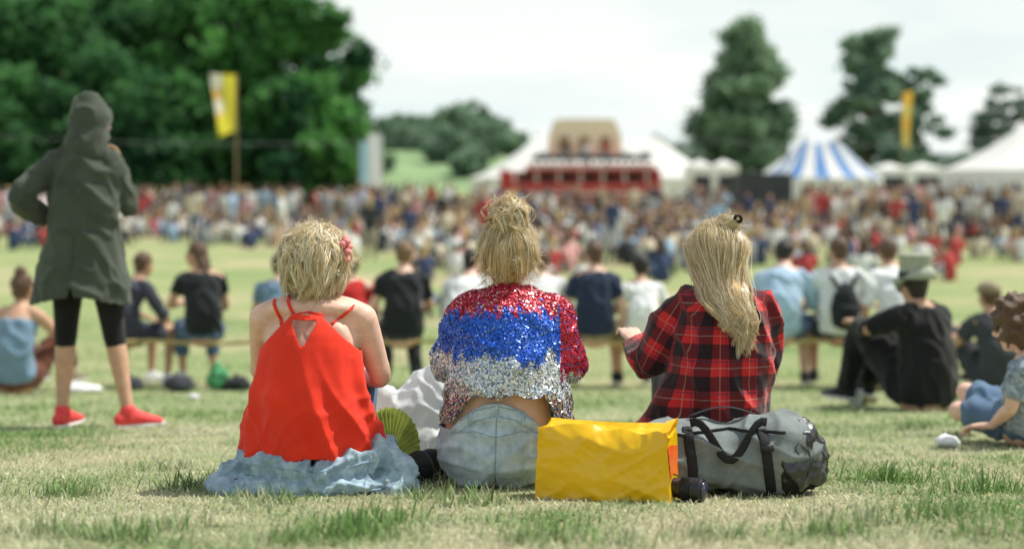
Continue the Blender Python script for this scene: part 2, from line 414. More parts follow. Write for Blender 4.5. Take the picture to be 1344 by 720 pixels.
def crpath(C,K):
    E=np.concatenate([2*C[:,:1]-C[:,1:2],C,2*C[:,-1:]-C[:,-2:-1]],1); m=C.shape[1]-1
    ts=np.linspace(0,m-.001,K); P=np.zeros((len(C),K,3))
    for j,tv in enumerate(ts):
        i=int(tv); t=tv-i; a_,b_,c_,d_=E[:,i],E[:,i+1],E[:,i+2],E[:,i+3]
        P[:,j]=.5*((2*b_)+(-a_+c_)*t+(2*a_-5*b_+4*c_-d_)*t*t+(-a_+3*b_-3*c_+d_)*t**3)
    return P
# ============================================================= WORLD / LIGHT / CAMERA
S=V((.54,.22,1.0)).normalized()
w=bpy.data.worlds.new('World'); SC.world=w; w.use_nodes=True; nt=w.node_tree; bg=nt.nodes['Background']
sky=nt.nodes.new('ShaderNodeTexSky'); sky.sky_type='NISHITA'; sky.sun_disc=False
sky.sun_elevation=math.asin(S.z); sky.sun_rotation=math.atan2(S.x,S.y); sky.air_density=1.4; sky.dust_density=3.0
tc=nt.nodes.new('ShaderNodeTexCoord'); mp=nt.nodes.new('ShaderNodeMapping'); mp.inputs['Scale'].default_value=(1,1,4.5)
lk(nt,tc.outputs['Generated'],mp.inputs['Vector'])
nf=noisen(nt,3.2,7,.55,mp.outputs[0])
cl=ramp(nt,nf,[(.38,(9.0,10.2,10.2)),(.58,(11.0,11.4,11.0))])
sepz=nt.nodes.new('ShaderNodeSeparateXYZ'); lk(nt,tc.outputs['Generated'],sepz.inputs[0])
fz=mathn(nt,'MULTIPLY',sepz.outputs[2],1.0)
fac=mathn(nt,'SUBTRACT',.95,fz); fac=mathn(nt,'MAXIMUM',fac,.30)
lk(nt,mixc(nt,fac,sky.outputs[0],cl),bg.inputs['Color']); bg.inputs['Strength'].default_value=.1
sun=bpy.data.lights.new('Sun','SUN'); sun.energy=5.0; sun.angle=R(.6); sun.color=(1,.96,.87)
so=bpy.data.objects.new('Sun',sun); COL.objects.link(so); so.rotation_euler=(-S).to_track_quat('-Z','Y').to_euler()
cam=bpy.data.cameras.new('Camera'); co=bpy.data.objects.new('Camera',cam); COL.objects.link(co); SC.camera=co
co.location=(0,0,CZ); co.rotation_euler=(math.pi/2,0,0); cam.lens=50; cam.sensor_width=36; cam.shift_y=-110/1344; cam.clip_end=5000; cam.clip_start=.1
cam.dof.use_dof=True; cam.dof.focus_distance=4.4; cam.dof.aperture_fstop=1.4
SC.view_settings.view_transform='Standard'; SC.view_settings.look='None'; SC.view_settings.exposure=0
# ============================================================= GROUND
ds=np.concatenate([np.arange(-50,0,5),np.arange(0,20,.5),np.arange(20,60,2),np.arange(60,150,5),np.array([150,180,220,300,450,700,1500,2900])])
tt=np.linspace(-1,1,41); vv=[];
for d in ds:
    for t in tt: vv.append((t*(50+1.6*abs(d)),d,gz(d)))
n=len(tt); ff=[(i*n+j,i*n+j+1,(i+1)*n+j+1,(i+1)*n+j) for i in range(len(ds)-1) for j in range(n-1)]
m,nt,b=base_nodes('meadow_ground')
a=noisen(nt,.22,6,.65); c1=noisen(nt,3.0,6,.7); c2=noisen(nt,28,5,.7)
col=ramp(nt,a,[(.36,(.17,.27,.085)),(.5,(.28,.34,.14)),(.60,(.46,.39,.24))])
col=mixc(nt,mathn(nt,'MULTIPLY',c1,.7),col,ramp(nt,c2,[(.3,(.12,.17,.06)),(.7,(.44,.43,.27))]))
lk(nt,col,b.inputs['Base Color']); b.inputs['Roughness'].default_value=.95; b.inputs['Specular IOR Level'].default_value=.1
bn=nt.nodes.new('ShaderNodeBump'); bn.inputs['Strength'].default_value=.7; bn.inputs['Distance'].default_value=.02
lk(nt,noisen(nt,60,6,.7),bn.inputs['Height']); lk(nt,bn.outputs[0],b.inputs['Normal'])
g=bpy.data.meshes.new('ground'); g.from_pydata(vv,[],ff); tag(obj('ground',g,m),None,None,kind='structure')
def gzn(d): return CZ+np.interp(d,_D,_R)
def blades(N,d0,d1,lmin,lmax,wid,lie,cx=None,spread=None):
    if cx is None:
        d=d0*np.exp(rng.random(N)*math.log(d1/d0)); x=(rng.random(N)*2-1)*(.385*d+.25)
    else:
        d=cx[1]+rng.normal(0,spread,N); x=cx[0]+rng.normal(0,spread*1.3,N)
    pn=np.array([noise.noise(V((a*1.1,b*.9,0)))+.6*noise.noise(V((a*4,b*4,5))) for a,b in zip(x,d)])
    z=gzn(d); L=(lmin+(lmax-lmin)*rng.random(N)**1.6)*(1+.04*d)*(1-.55*np.clip(pn,-.6,.6)); az=rng.random(N)*6.283; ti=lie*(.35+.9*rng.random(N))
    ti=np.minimum(ti,1.45)
    dx=np.sin(ti)*np.cos(az); dy=np.sin(ti)*np.sin(az); dz=np.cos(ti)
    b0=np.stack([x,d,z-.004],1); dirv=np.stack([dx,dy,dz],1); sd=unit(np.stack([-dy,dx,np.zeros(N)],1)+1e-6); ww=(wid*(1+.10*d)*(.6+.8*rng.random(N)))[:,None]*.5
    mid=b0+dirv*L[:,None]*.55; tip=b0+dirv*L[:,None]; tip[:,2]-=L*.22*np.sin(ti); tip[:,2]=np.maximum(tip[:,2],z+.004)
    v=np.stack([b0-sd*ww,b0+sd*ww,mid+sd*ww*.8,mid-sd*ww*.8,tip+sd*ww*.15,tip-sd*ww*.15],1).reshape(-1,3)
    i=np.arange(N)[:,None]*6; f=np.concatenate([i+np.array([0,1,2,3]),i+np.array([3,2,4,5])])
    t=np.clip((.50 if cx is None else .22)+pn*1.1+rng.normal(0,.22,N),0,1)[:,None]
    gr=np.array([.17,.30,.09]); st=np.array([.66,.63,.46]); c=gr*(1-t)+st*t; c*=(.6+.7*rng.random((N,1)))
    return v,f,np.repeat(c,6,axis=0)
parts=[blades(130000,2.9,7.5,.010,.032,.0036,1.25),blades(60000,6.5,22,.012,.036,.006,1.1)]
for (px,d,k) in [(445,3.35,160),(1095,3.4,120),(1140,3.6,120),(700,3.3,110),(500,3.6,110),(215,3.5,120),(60,3.4,150),(1250,3.7,140),(95,4.2,120),(560,4.1,90),(1170,4.6,150),(1290,4.3,120),(230,5.0,120),(150,3.3,100),(930,3.35,120),(1310,3.4,120),(250,4.4,100),(540,4.6,100),(1200,7.0,140),(650,7.6,140),(820,3.25,80),(380,3.25,70),(10,3.9,90),(1030,3.7,70),(350,4.0,90),(620,3.95,80)]:
    parts.append(blades(k,0,0,.03,.070,.004,.65,cx=(X(px,d),d),spread=.05))
vs,fs,cs=[],[],[]; o=0
for v,f,c in parts: vs.append(v); fs.append(f+o); cs.append(c); o+=len(v)
tag(obj('grass',npmesh('grass',np.vstack(vs),np.vstack(fs),np.vstack(cs)),M['blade'],smooth=False),'short dry trampled grass of the festival field','grass',kind='stuff')
# ============================================================= HERO 1 : red top
def hero_root(px,d,label): return empty('person',at(px,d),0,label,'person')
r1=hero_root(408,4.38,'woman with messy blonde hair in a red strappy top, seated on a pale denim jacket')
J1=dict(pel=(0,.03,.125),mid=(0,-.01,.30),ch=(0,.03,.505),neck=(0,.05,.585),head=(.005,.07,.70),fw=(.25,1,-.05),
  shL=(-.148,.04,.525),shR=(.150,.035,.525),elL=(-.19,.22,.33),elR=(.205,.10,.335),wrL=(-.08,.42,.42),wrR=(.13,.32,.30),
  hipL=(-.09,.05,.12),hipR=(.09,.05,.12),knL=(-.10,.42,.40),knR=(.10,.42,.38),anL=(-.10,.60,.09),anR=(.09,.60,.09),toeL=(-.11,.76,.02),toeR=(.1,.76,.02))
def ex1(mb):
    for s in (-1,1): mb.ball((s*.078,-.038,.455),(.05,.03,.065)); mb.ball((s*.06,.0,.555),(.07,.045,.03))
def fn1(c):
    q=0
    if c.y<.03 and .2<c.z<.56: q-=.007*math.exp(-(c.x/.016)**2)
    return q
b1=build_body(J1,.008,.97,fn=fn1,extra=ex1,it=5); obj('body',b1,M['skin'],r1)
mb=MB(); mb.loft([(0,.02,.08),(0,.0,.14),(0,-.02,.25),(0,-.012,.36),(0,.005,.455),(0,.03,.52)],[(.225,.17),(.216,.165),(.184,.142),(.166,.130),(.152,.122),(.11,.10)],n=28)
def fr(c):
    k=max(0,min(1,(.46-c.z)/.22)); an=math.atan2(c.x,-c.y)
    return k*(.008*math.sin(an*10+5*noise.noise(c*4))+.010*noise.noise(V((c.x*14,c.y*14,c.z*3.0)))+.014*ridge(V((c.x*9+c.z*4,c.y*9,c.z*3.2)))+.007*ridge(V((c.x*15-c.z*8,c.y*12,c.z*7)))+.003*noise.noise(c*24))
me=remesh(mb,.0075,3,fr)
def s1(px,py): return ((px-408)/426.,(641-py)/426.)
def seg(p,q):
    (x0,z0),(x1,z1)=s1(*p),s1(*q); dx,dz=x1-x0,z1-z0; L=math.hypot(dx,dz)
    return lambda x,z: ((x-x0)*dz-(z-z0)*dx)/L
Lf=seg((333,466),(388,409)); Rf=seg((426,411),(486,470)); Tp=seg((388,409),(426,411)); K1=seg((385,414),(404,453)); K2=seg((404,453),(423,416)); K3=seg((385,415),(423,416))
def f1(c):
    if c.y>.06: return .40-c.z
    x,z=c.x,c.z
    hole=min(-K1(x,z),-K2(x,z),K3(x,z))
    return min(Lf(x,z),Rf(x,z),Tp(x,z),-hole, z-.112-.008*math.sin(x*22+1))
trim(me,f1); t1=obj('red_top',me,M['redtop'],r1); solidify(t1,.003)
tree1=bvh(b1)
for pts in ([(374,426),(366,405),(359,394)],[(389,411),(381,397),(377,389)],[(438,424),(452,411),(464,401)],[(386,411),(405,410),(427,413)]):
    pp=surfpath(tree1,[s1(*p) for p in pts],.004 if pts[0][0]!=386 else .014,n=5)
    mb=MB(); mb.loft(pp,[(.0050,.002)]*len(pp),side=(1,0,.2),n=6,sub=1,cap=0); obj('strap',mb,M['redtop'],t1)
obj('shorts',build_trousers(J1,.6,.013,.96),M['jeans'],r1)
H=np.array(J1['head']); K=16
mb=MB(); mb.ball(V(H)+V((0,-.005,.012)),(.086,.1,.09)); mb.ball(V(H)+V((0,-.045,-.05)),(.066,.05,.055)); mb.ball(V(H)+V((0,-.055,-.09)),(.052,.035,.035))
hb=obj('hair',remesh(mb,.008,1,lambda c:.01*noise.noise(c*22)),M['hairbase'],r1)
n=460; a=unit(rng.normal(size=(n,3))*np.array([.7,.6,.4])+np.array([.05,.1,1.0])); az=rng.normal(0,1.05,n)
b=unit(np.stack([np.sin(az)*.85,-np.cos(az)*.75,-.62-.60*rng.random(n)],1)); t=np.linspace(0,1,K).reshape(1,K,1); te=.28+.72*rng.random((n,1,1))**.7
G=slerp(a[:,None],b[:,None],t*te); lowz=np.minimum(G[...,2:],0)
G=H+np.array([0,-.004,.004])+G*np.array([.092,.100,.096])*(1+.10*rng.random((n,1,1))+.24*rng.random((n,1,1))**2*t**2)
G[...,2:]+=lowz*.055*t; G+=wob(n,K,.012,.9); G+=t**3*rng.normal(0,.012,(n,1,3))
P,c=locks(G,12,.0062,(.56,.39,.17),(.94,.81,.52),(1.0,.96,.80),.35,endp=.5,jit=.0035)
strands('hair_strand',P,.0014+.0010*rng.random(len(P)),H,c,M['hairmat'],hb)
n=150; a=unit(rng.normal(size=(n,3))*np.array([1.0,.6,.6])+np.array([0,-.3,.3])); t=np.linspace(0,1,12).reshape(1,12,1)
G=H+a[:,None]*np.array([.1,.105,.1])+t*(.015+.035*rng.random((n,1,1)))*unit(a[:,None]*.5+np.array([0,0,-.3])+rng.normal(0,.7,(n,1,3)))+wob(n,12,.014,.7)
P,c=locks(G,6,.005,(.65,.47,.22),(.95,.85,.58),ph=.5,endp=.9); strands('loose_hair',P,np.full(len(P),.0011),H,c,M['hairmat'],hb)
mb=MB()
for i in range(9):
    a=i*.9; q=i/8; mb.ball(V(H)+V((.100+.010*math.sin(a*3),-.060+.012*math.cos(a*2),.068-.062*q)),(.013,.012,.011),n=8,m=5)
obj('hair_flower',mb,mat('pink_petal',(.82,.28,.28),.7,.3,60),hb)
# denim jacket on the ground
mb=MB()
mb.loft([(-.28,-.02,.03),(-.12,-.10,.035),(.02,-.11,.035),(.16,-.09,.035),(.29,-.02,.03)],[(.07,.03),(.10,.042),(.10,.044),(.10,.042),(.06,.03)],side=(0,1,0))
mb.loft([(-.225,.07,.10),(-.195,-.07,.10),(-.10,-.145,.092),(.0,-.165,.085),(.10,-.15,.095),(.20,-.08,.11),(.23,.06,.12)],[.036,.040,.036,.033,.037,.042,.042])
mb.loft([(-.22,-.05,.09),(-.28,-.07,.05),(-.29,-.13,.03),(-.22,-.17,.03)],[(.045,.035),(.045,.03),(.04,.028),(.035,.022)]); mb.loft([(.20,-.05,.13),(.27,-.07,.10),(.31,-.10,.045),(.27,-.16,.025)],[.042,.042,.036,.022]); mb.loft([(.12,-.14,.035),(.29,-.10,.03),(.34,-.06,.02)],[.036,.033,.022])
mb.ball((0,.1,.03),(.26,.20,.08))
dj=empty('denim_jacket',at(413,4.38),0,'crumpled pale blue denim jacket bunched on the grass under the woman in red','jacket'); dj.scale=(.93,.95,.97)
me=remesh(mb,.0062,1,lambda c: .010*noise.noise(V((c.x*9,c.y*9,c.z*16)))+.018*ridge(V((c.x*9,c.y*12,c.z*17))+V((4,1,2)))+.010*ridge(c*24)-.009)
for v in me.vertices: v.co.z=max(v.co.z,.002)
obj('crumpled_cloth',me,M['denimjacket'],dj); tj=bvh(me)
for pts in ([(-.25,.11),(-.12,.105),(.02,.09),(.12,.10),(.23,.12)],[(-.2,.03),(-.05,.03),(.1,.035),(.28,.03)],[(-.08,.12),(-.06,.03)],[(.2,.13),(.18,.03)]):
    pp=surfpath(tj,pts,.001,n=8)
    if len(pp)>3: mb=MB(); mb.loft(pp,[(.003,.002)]*len(pp),n=5,sub=1,cap=0); obj('seam',mb,M['denimdark'],dj)
for x,z in ((-.235,.06),(-.22,.03),(.25,.05)):
    pp=surfpath(tj,[(x,z),(x+.001,z)],.002,n=1)
    if pp: mb=MB(); mb.ball(pp[0],(.007,.004,.007),n=10,m=6); obj('button',mb,M['metal'],dj)
# ============================================================= HERO 2 : sequins
r2=hero_root(665,4.45,'woman with a messy blonde top bun in a red, blue and silver sequin jacket')
J2=dict(pel=(-.03,.03,.13),mid=(-.01,-.005,.31),ch=(0,.03,.515),neck=(.0,.055,.60),head=(.005,.08,.715),fw=(.05,1,-.05),
  shL=(-.135,.04,.535),shR=(.14,.04,.535),elL=(-.18,.16,.36),elR=(.195,.08,.375),wrL=(-.08,.38,.40),wrR=(.10,.32,.40),
  hipL=(-.115,.05,.12),hipR=(.06,.05,.12),knL=(-.12,.42,.40),knR=(.08,.42,.40),anL=(-.12,.60,.09),anR=(.08,.60,.09),toeL=(-.13,.76,.02),toeR=(.09,.76,.02))
def ex2(mb): mb.loft([(-.028,.02,.16),(-.018,.012,.24),(-.008,.005,.32)],[(.168,.13),(.160,.122),(.145,.108)],n=24)
b2=build_body(J2,.008,.93,extra=ex2,fn=lambda c:-.006*math.exp(-((c.x+.02)/.014)**2) if c.y<.0 and .2<c.z<.35 else 0,it=5); obj('body',b2,M['skin'],r2)
mb=MB(); mb.loft([(0.005,.02,.13),(0.005,.015,.19),(0,-.0,.30),(0,.0,.43),(0,.02,.53),(0,.04,.59)],[(.222,.175),(.212,.168),(.184,.148),(.165,.125),(.145,.105),(.085,.075)],n=28,cap=.3)
for k,s in (('L',-1),('R',1)):
    sh,el,wr=V(J2['sh'+k]),V(J2['el'+k]),V(J2['wr'+k]); mb.loft([(0,.04,.57),lp((0,.04,.58),sh,.6),sh],[.055,.058,.058],side=(0,1,0))
    mb.loft([sh,lp(sh,el,.5),el,lp(el,wr,.35),lp(el,wr,.6)],[.062,.064,.062,.06,.055],side=(0,1,0),cap=.3)
me=remesh(mb,.009,4,lambda c: .012*noise.noise(V((c.x*11,c.y*11,c.z*7)))+.012*ridge(V((c.x*8,c.y*8,c.z*6)))+.004*noise.noise(c*30))
def zh(x):
    t=min(1,max(0,(abs(x-.0)-.10)/.09)); t=t*t*(3-2*t); return .300-.100*t+.006*math.sin(x*60)
trim(me,lambda c: c.z-zh(c.x) if c.z<.36 and abs(c.x)<.26 else .1)
def seqcol(c,r=None):
    n=noise.noise(V((c.x*38,c.y*38,c.z*4)))*.045+random.gauss(0,.009); z=c.z+n
    if c.x>.165 and z>.36: base=(.60,.02,.05) if random.random()<.85 else (.05,.1,.4)
    elif z>.550: base=(.60,.018,.05) if random.random()<.88 else (.8,.6,.6)
    elif z>.415: base=(.018,.13,.74) if random.random()<.93 else (.25,.4,.7)
    elif z>.295: base=(.78,.85,.90) if random.random()<.9 else (.1,.25,.55)
    else: base=random.choice([(.7,.76,.8),(.65,.7,.74),(.50,.34,.14),(.35,.06,.06),(.05,.06,.1),(.08,.15,.42),(.62,.48,.22)])
    k=.6+.7*random.random(); return tuple(min(.95,q*k) for q in base)
addcol(me,np.array([seqcol(v.co) for v in me.vertices])*.6)
jk=obj('sequin_jacket',me,mat('jacket_base',(1,1,1),.6,.3,50,attr=True),r2); solidify(jk,.004)
pol=[p for p in me.polygons]; ar=np.array([p.area for p in pol]); pr=ar/ar.sum(); NS=28000
ch_=rng.choice(len(pol),NS,p=pr); vs=[];cs=[]
for i in ch_:
    p=pol[i]; vv=[me.vertices[k].co for k in p.vertices]; a,b_=random.random(),random.random()
    c=vv[0].lerp(vv[1],a).lerp(vv[-1].lerp(vv[2],a),b_); n=(p.normal+V((random.gauss(0,.30),random.gauss(0,.30),random.gauss(.10,.30)))).normalized()
    u=n.orthogonal().normalized(); w_=n.cross(u); rr=.0036; cc=seqcol(c); c=c+p.normal*.0025
    for k in range(6): g_=k*math.pi/3; vs.append(c+u*rr*math.cos(g_)+w_*rr*math.sin(g_))
    cs+= [cc]*6
f=np.arange(NS*6).reshape(-1,6)
obj('sequins',npmesh('sequins',np.array([tuple(v) for v in vs]),f,np.array(cs)),mat('sequin_foil',(1,1,1),.30,.1,5,attr=True,metal=.38,spec=.65),jk,smooth=False)
mb=MB(); mb.loft([(-.035,.04,.03),(-.035,.035,.08),(-.033,.03,.14),(-.03,.02,.20),(-.025,.012,.255),(-.022,.01,.285)],[(.150,.115),(.176,.148),(.180,.150),(.172,.138),(.160,.128),(.155,.124)],n=28,cap=.3)
for k in 'LR':
    hp,kn,an=[V(J2[q+k]) for q in ('hip','kn','an')]; mb.loft([hp,lp(hp,kn,.5),kn,lp(kn,an,.9)],[.10,.088,.07,.05],cap=.3)
me=remesh(mb,.008,4,lambda c: .006*noise.noise(V((c.x*12,c.y*8,c.z*22)))+.010*ridge(V((c.x*7,c.y*7,c.z*15)))+.003*noise.noise(c*35)+(-.012*math.exp(-((c.x+.035)/.008)**2)*max(0,.12-c.z)/.12 if c.y<.02 else 0))
def wz(x): return .276-.055*min(1.6,((x+.03)/.115)**2)
trim(me,lambda c: wz(c.x)-c.z if c.z>.17 and abs(c.x)<.25 and c.y<.16 else .1)
jn=obj('high_waisted_jeans',me,M['denim'],r2); solidify(jn,.004); tj=bvh(me)
def seamline(pts,wd=.003,th=.0018,m_='denimdark',nm='seam',par=jn,tr=None):
    pp=surfpath(tr or tj,pts,.0008,n=10)
    if len(pp)>3: mb=MB(); mb.loft(pp,[(wd,th)]*len(pp),n=6,sub=1,cap=0,side=(0,0,1) if abs(pts[0][1]-pts[-1][1])<.02 else (1,0,0)); return obj(nm,mb,M[m_],par)
xs_=[-.14,-.09,-.03,.03,.08]
seamline([(x,wz(x)-.006) for x in xs_],.0016); seamline([(x,wz(x)-.036) for x in xs_],.0016)
seamline([(-.03,.236),(-.034,.14),(-.035,.03)],.0022); seamline([(-.17,.18),(-.1,.19),(-.032,.175)],.0014); seamline([(-.032,.175),(.04,.19),(.11,.18)],.0014)
for x in (-.11,-.03,.05): seamline([(x,wz(x)),(x,wz(x)-.04)],.006,.003,'denim','belt_loop')
# hair 2 : messy top bun
H=np.array(J2['head']); bd=unit(np.array([.02,-.40,1.0])); br=.050; bdist=.133; K=14
mb=MB(); mb.ball(V(H)+V((0,-.008,.016)),(.08,.095,.096)); mb.ball(V(H)+V((0,-.045,-.05)),(.060,.045,.045)); mb.ball(V(H+bd*bdist),br*.75)
hb=obj('hair',remesh(mb,.008,1,lambda c:.006*noise.noise(c*26)),M['hairbase'],r2)
n=380; az=rng.random(n)*2*math.pi; back=(1-np.sin(az))*.5; el=(1-back)*.4+back*-.9+rng.normal(0,.14,n)
a=unit(np.stack([np.cos(az)*np.cos(el),np.sin(az)*np.cos(el),np.sin(el)],1)); t=np.linspace(0,1,K).reshape(1,K,1); t0=rng.random((n,1,1))*.55
G=slerp(a[:,None],np.broadcast_to(bd,(n,1,3)),t0+(.97-t0)*t); G=H+np.array([0,-.006,.006])+G*np.array([.088,.100,.104])*(1+.10*rng.random((n,1,1))+.13*rng.random((n,1,1))*np.sin(t*3.1))+wob(n,K,.008,1.0)
cA,cB=(.50,.34,.15),(.90,.74,.45)
P,c=locks(G,9,.005,cA,cB,ph=.25,endp=.9); strands('hair_strand',P,.0014+.001*rng.random(len(P)),H,c,M['hairmat'],hb)
n=190;K=14; cb=H+bd*bdist; ax=unit(rng.normal(0,1,(n,3))+bd*.4); u=unit(np.cross(ax,rng.normal(size=(n,3)))); v=np.cross(ax,u)
th=(rng.random((n,1))*6.28+np.linspace(0,1,K)*(1.2+1.8*rng.random((n,1))))[...,None]; rr=br*(.70+.45*rng.random((n,1,1)))*(1+.55*np.linspace(0,1,K).reshape(1,K,1)**2*rng.random((n,1,1))**2)
G=cb+(u[:,None]*np.cos(th)+v[:,None]*np.sin(th))*rr+ax[:,None]*br*rng.normal(0,.35,(n,1,1))+wob(n,K,.011,1)
P,c=locks(G,9,.0045,cA,cB,(1,.94,.76),ph=.35,endp=.8); strands('bun',P,.0013+.001*rng.random(len(P)),cb,c,M['hairmat'],hb)
n=150;K=11; a=unit(rng.normal(size=(n,3))*np.array([1.3,.7,.9])+np.array([0,-.4,-.15])); t=np.linspace(0,1,K).reshape(1,K,1)
G=H+a[:,None]*np.array([.086,.1,.1])+t*(.02+.04*rng.random((n,1,1)))*unit(a[:,None]*.6+np.array([0,0,-.6])+rng.normal(0,.5,(n,1,3)))+wob(n,K,.010,.8)
G2=cb+unit(rng.normal(size=(60,3))+np.array([0,-.2,.5]))[:,None]*.045; dd=unit((G2-cb)+rng.normal(0,.03,(60,1,3))); G2=G2+t*(.02+.03*rng.random((60,1,1)))*dd+wob(60,K,.010,.8)
P,c=locks(np.concatenate([G,G2]),5,.005,cA,cB,ph=.5,endp=1.0); strands('loose_hair',P,np.full(len(P),.0011),H,c,M['hairmat'],hb)
# ============================================================= HERO 3 : plaid
r3=hero_root(945,4.72,'woman with long wavy half tied blonde hair in a red and black plaid shirt')
J3=dict(pel=(-.02,.03,.13),mid=(0,-.01,.33),ch=(.01,.03,.55),neck=(.01,.05,.625),head=(.0,.075,.742),fw=(-.1,1,-.05),
  shL=(-.125,.04,.56),shR=(.145,.04,.56),elL=(-.225,.08,.375),elR=(.165,.12,.35),wrL=(-.255,.24,.42),wrR=(.09,.34,.40),hdL=(-.15,.7,.3),
  hipL=(-.115,.05,.12),hipR=(.07,.05,.12),knL=(-.12,.42,.38),knR=(.10,.42,.38),anL=(-.12,.60,.09),anR=(.10,.60,.09),toeL=(-.13,.76,.02),toeR=(.11,.76,.02))
b3=build_body(J3,.009,.94,it=5); obj('body',b3,M['skin'],r3)
obj('trousers',build_trousers(J3,1.9,.013,.95),M['charcoal'],r3)
mb=MB(); mb.loft([(-.05,.02,.06),(-.045,.02,.13),(-.025,.0,.24),(.0,-.005,.36),(.01,.01,.485),(.012,.03,.57),(.01,.05,.615)],[(.272,.18),(.242,.170),(.192,.148),(.170,.130),(.168,.122),(.142,.098),(.075,.07)],n=28,cap=.3)
bones=[(V((0,0,.05)),V((.01,.03,.6)))]
for k in 'LR':
    sh,el,wr=V(J3['sh'+k]),V(J3['el'+k]),V(J3['wr'+k]); mb.loft([(.01,.04,.585),lp((.01,.04,.595),sh,.6),sh],[.055,.06,.06],side=(0,1,0))
    mb.loft([sh,lp(sh,el,.5),el,lp(el,wr,.5),lp(el,wr,.92)],[.064,.064,.060,.058,.048],side=(0,1,0),cap=.3); bones+=[(sh,el),(el,wr)]
me=remesh(mb,.008,4,lambda c: .013*noise.noise(V((c.x*9+c.z*4,c.y*9,c.z*8)))+.018*ridge(V((c.x*7,c.y*7,c.z*4.5+c.x*6)))-.004+.003*noise.noise(c*35))
trim(me,lambda c: c.z-.075)
at_=me.attributes.new('P','FLOAT_VECTOR','POINT'); uv=[]
for v in me.vertices:
    c=v.co; best=None
    for i,(a,b) in enumerate(bones):
        ab=b-a; t=max(0,min(1,(c-a).dot(ab)/ab.length_squared)); dd=(c-(a+ab*t)).length-(.14 if i==0 else .055)
        if best is None or dd<best[0]: best=(dd,i,t,ab.length,a,ab)
    i=best[1]
    if i==0: ang=math.atan2(c.x-.01,-(c.y-.02)); uv.append((ang*.155,c.z,0))
    else:
        ax=best[5].normalized(); q=c-best[4]; q=q-ax*q.dot(ax); u=ax.cross(V((0,1,0))).normalized(); w_=ax.cross(u); uv.append((math.atan2(q.dot(u),q.dot(w_))*.058+.3,best[2]*best[3]+.02*i,0))
at_.data.foreach_set('vector',np.array(uv,np.float32).ravel())
m,nt,b=base_nodes('plaid_flannel'); at2=nt.nodes.new('ShaderNodeAttribute'); at2.attribute_name='P'
sp=nt.nodes.new('ShaderNodeSeparateXYZ'); lk(nt,at2.outputs['Vector'],sp.inputs[0])
def band(v,per,w0,off=0):
    f=mathn(nt,'FRACT',mathn(nt,'ADD',mathn(nt,'DIVIDE',v,per),off+10)); return mathn(nt,'LESS_THAN',f,w0)
per=.102
bu=band(sp.outputs[0],per,.46); bv=band(sp.outputs[1],per,.46)
sm=mathn(nt,'ADD',bu,bv)
col=ramp(nt,mathn(nt,'MULTIPLY',sm,.5),[(.0,(.62,.025,.028)),(.5,(.14,.012,.016)),(1,(.010,.010,.014))])
for v,o_ in ((sp.outputs[0],.30),(sp.outputs[1],.30)):
    col=mixc(nt,mathn(nt,'MULTIPLY',band(v,per,.03,o_),.35),col,(.50,.42,.36))
    col=mixc(nt,mathn(nt,'MULTIPLY',band(v,per,.05,o_-.20),.6),col,(.02,.03,.07))
lk(nt,mixc(nt,mathn(nt,'MULTIPLY',noisen(nt,60),.25),col,(.12,.03,.03)),b.inputs['Base Color']); b.inputs['Roughness'].default_value=.9; b.inputs['Sheen Weight'].default_value=.2; b.inputs['Specular IOR Level'].default_value=.15
sh3=obj('plaid_shirt',me,m,r3); solidify(sh3,.004)
mb=MB(); mb.loft([(-.06,.0,.597),(-.035,-.045,.613),(.01,-.062,.619),(.06,-.045,.613),(.085,.0,.597)],[(.024,.007)]*5,side=(0,0,1),n=8); obj('collar',remesh(mb,.005,1),m,sh3)
H=np.array(J3['head'])
mb=MB(); mb.ball(V(H)+V((0,-.008,.012)),(.078,.095,.096)); mb.loft([V(H)+V((0,-.05,0)),V(H)+V((.006,-.10,-.08)),V(H)+V((.02,-.152,-.14)),V(H)+V((.036,-.174,-.19)),V(H)+V((.046,-.178,-.225))],[(.066,.04),(.058,.036),(.042,.024),(.028,.016),(.012,.010)])
hb=obj('hair',remesh(mb,.008,1,lambda c:.009*noise.noise(V((c.x*30,c.y*30,c.z*8)))),M['hairbase'],r3)
n=400;K=28; u=rng.normal(0,.55,n).clip(-1.1,1.1); q=rng.random(n); C=np.zeros((n,7,3))
a=unit(np.stack([np.sin(u*1.7),-np.cos(u*1.7)*.6+.35,.9+.3*rng.random(n)],1)); C[:,0]=H+a*np.array([.078,.095,.100])*(1.02+.07*q[:,None])
a=unit(np.stack([np.sin(u*1.6)*1.1,-np.cos(u*1.6)*.9,.25+.1*rng.random(n)],1)); C[:,1]=H+a*np.array([.084,.105,.1])*(1.0+.12*q[:,None])
C[:,2]=H+np.stack([.004+u*.074,-.095*np.cos(u*1.1)-.035*q,-.075+0*u],1)
C[:,3]=H+np.stack([.014+u*.066,-.150+.05*np.abs(u)-.035*q,-.140+0*u],1)
C[:,4]=H+np.stack([.034+u*.052,-.188+.03*np.abs(u)-.03*q,-.188+0*u],1)
C[:,5]=H+np.stack([.048+u*.040,-.200+.02*np.abs(u)-.025*q,-.228+0*u],1)
C[:,6]=H+np.stack([.058+u*.024+rng.normal(0,.012,n),-.198-.025*q,-.268+rng.normal(0,.028,n)+.05*np.abs(u)],1)
C+=rng.normal(0,.0065,C.shape)
G=crpath(C,K); tk=np.linspace(0,1,K); ph_=np.round(u*3)*2.1+rng.normal(0,.5,n)
G[:,:,0]+=.010*tk*np.sin(tk*19+ph_[:,None]); G[:,:,1]-=.010*tk*np.abs(np.cos(tk*16+ph_[:,None])); G+=wob(n,K,.005,1.2)
P,c=locks(G,12,.0055,(.44,.30,.14),(.88,.73,.45),(.98,.90,.68),.28,endp=.5,jit=.003)
strands('hair_strand',P,.0013+.0010*rng.random(len(P)),H+np.array([.02,.02,-.1]),c,M['hairmat'],hb)
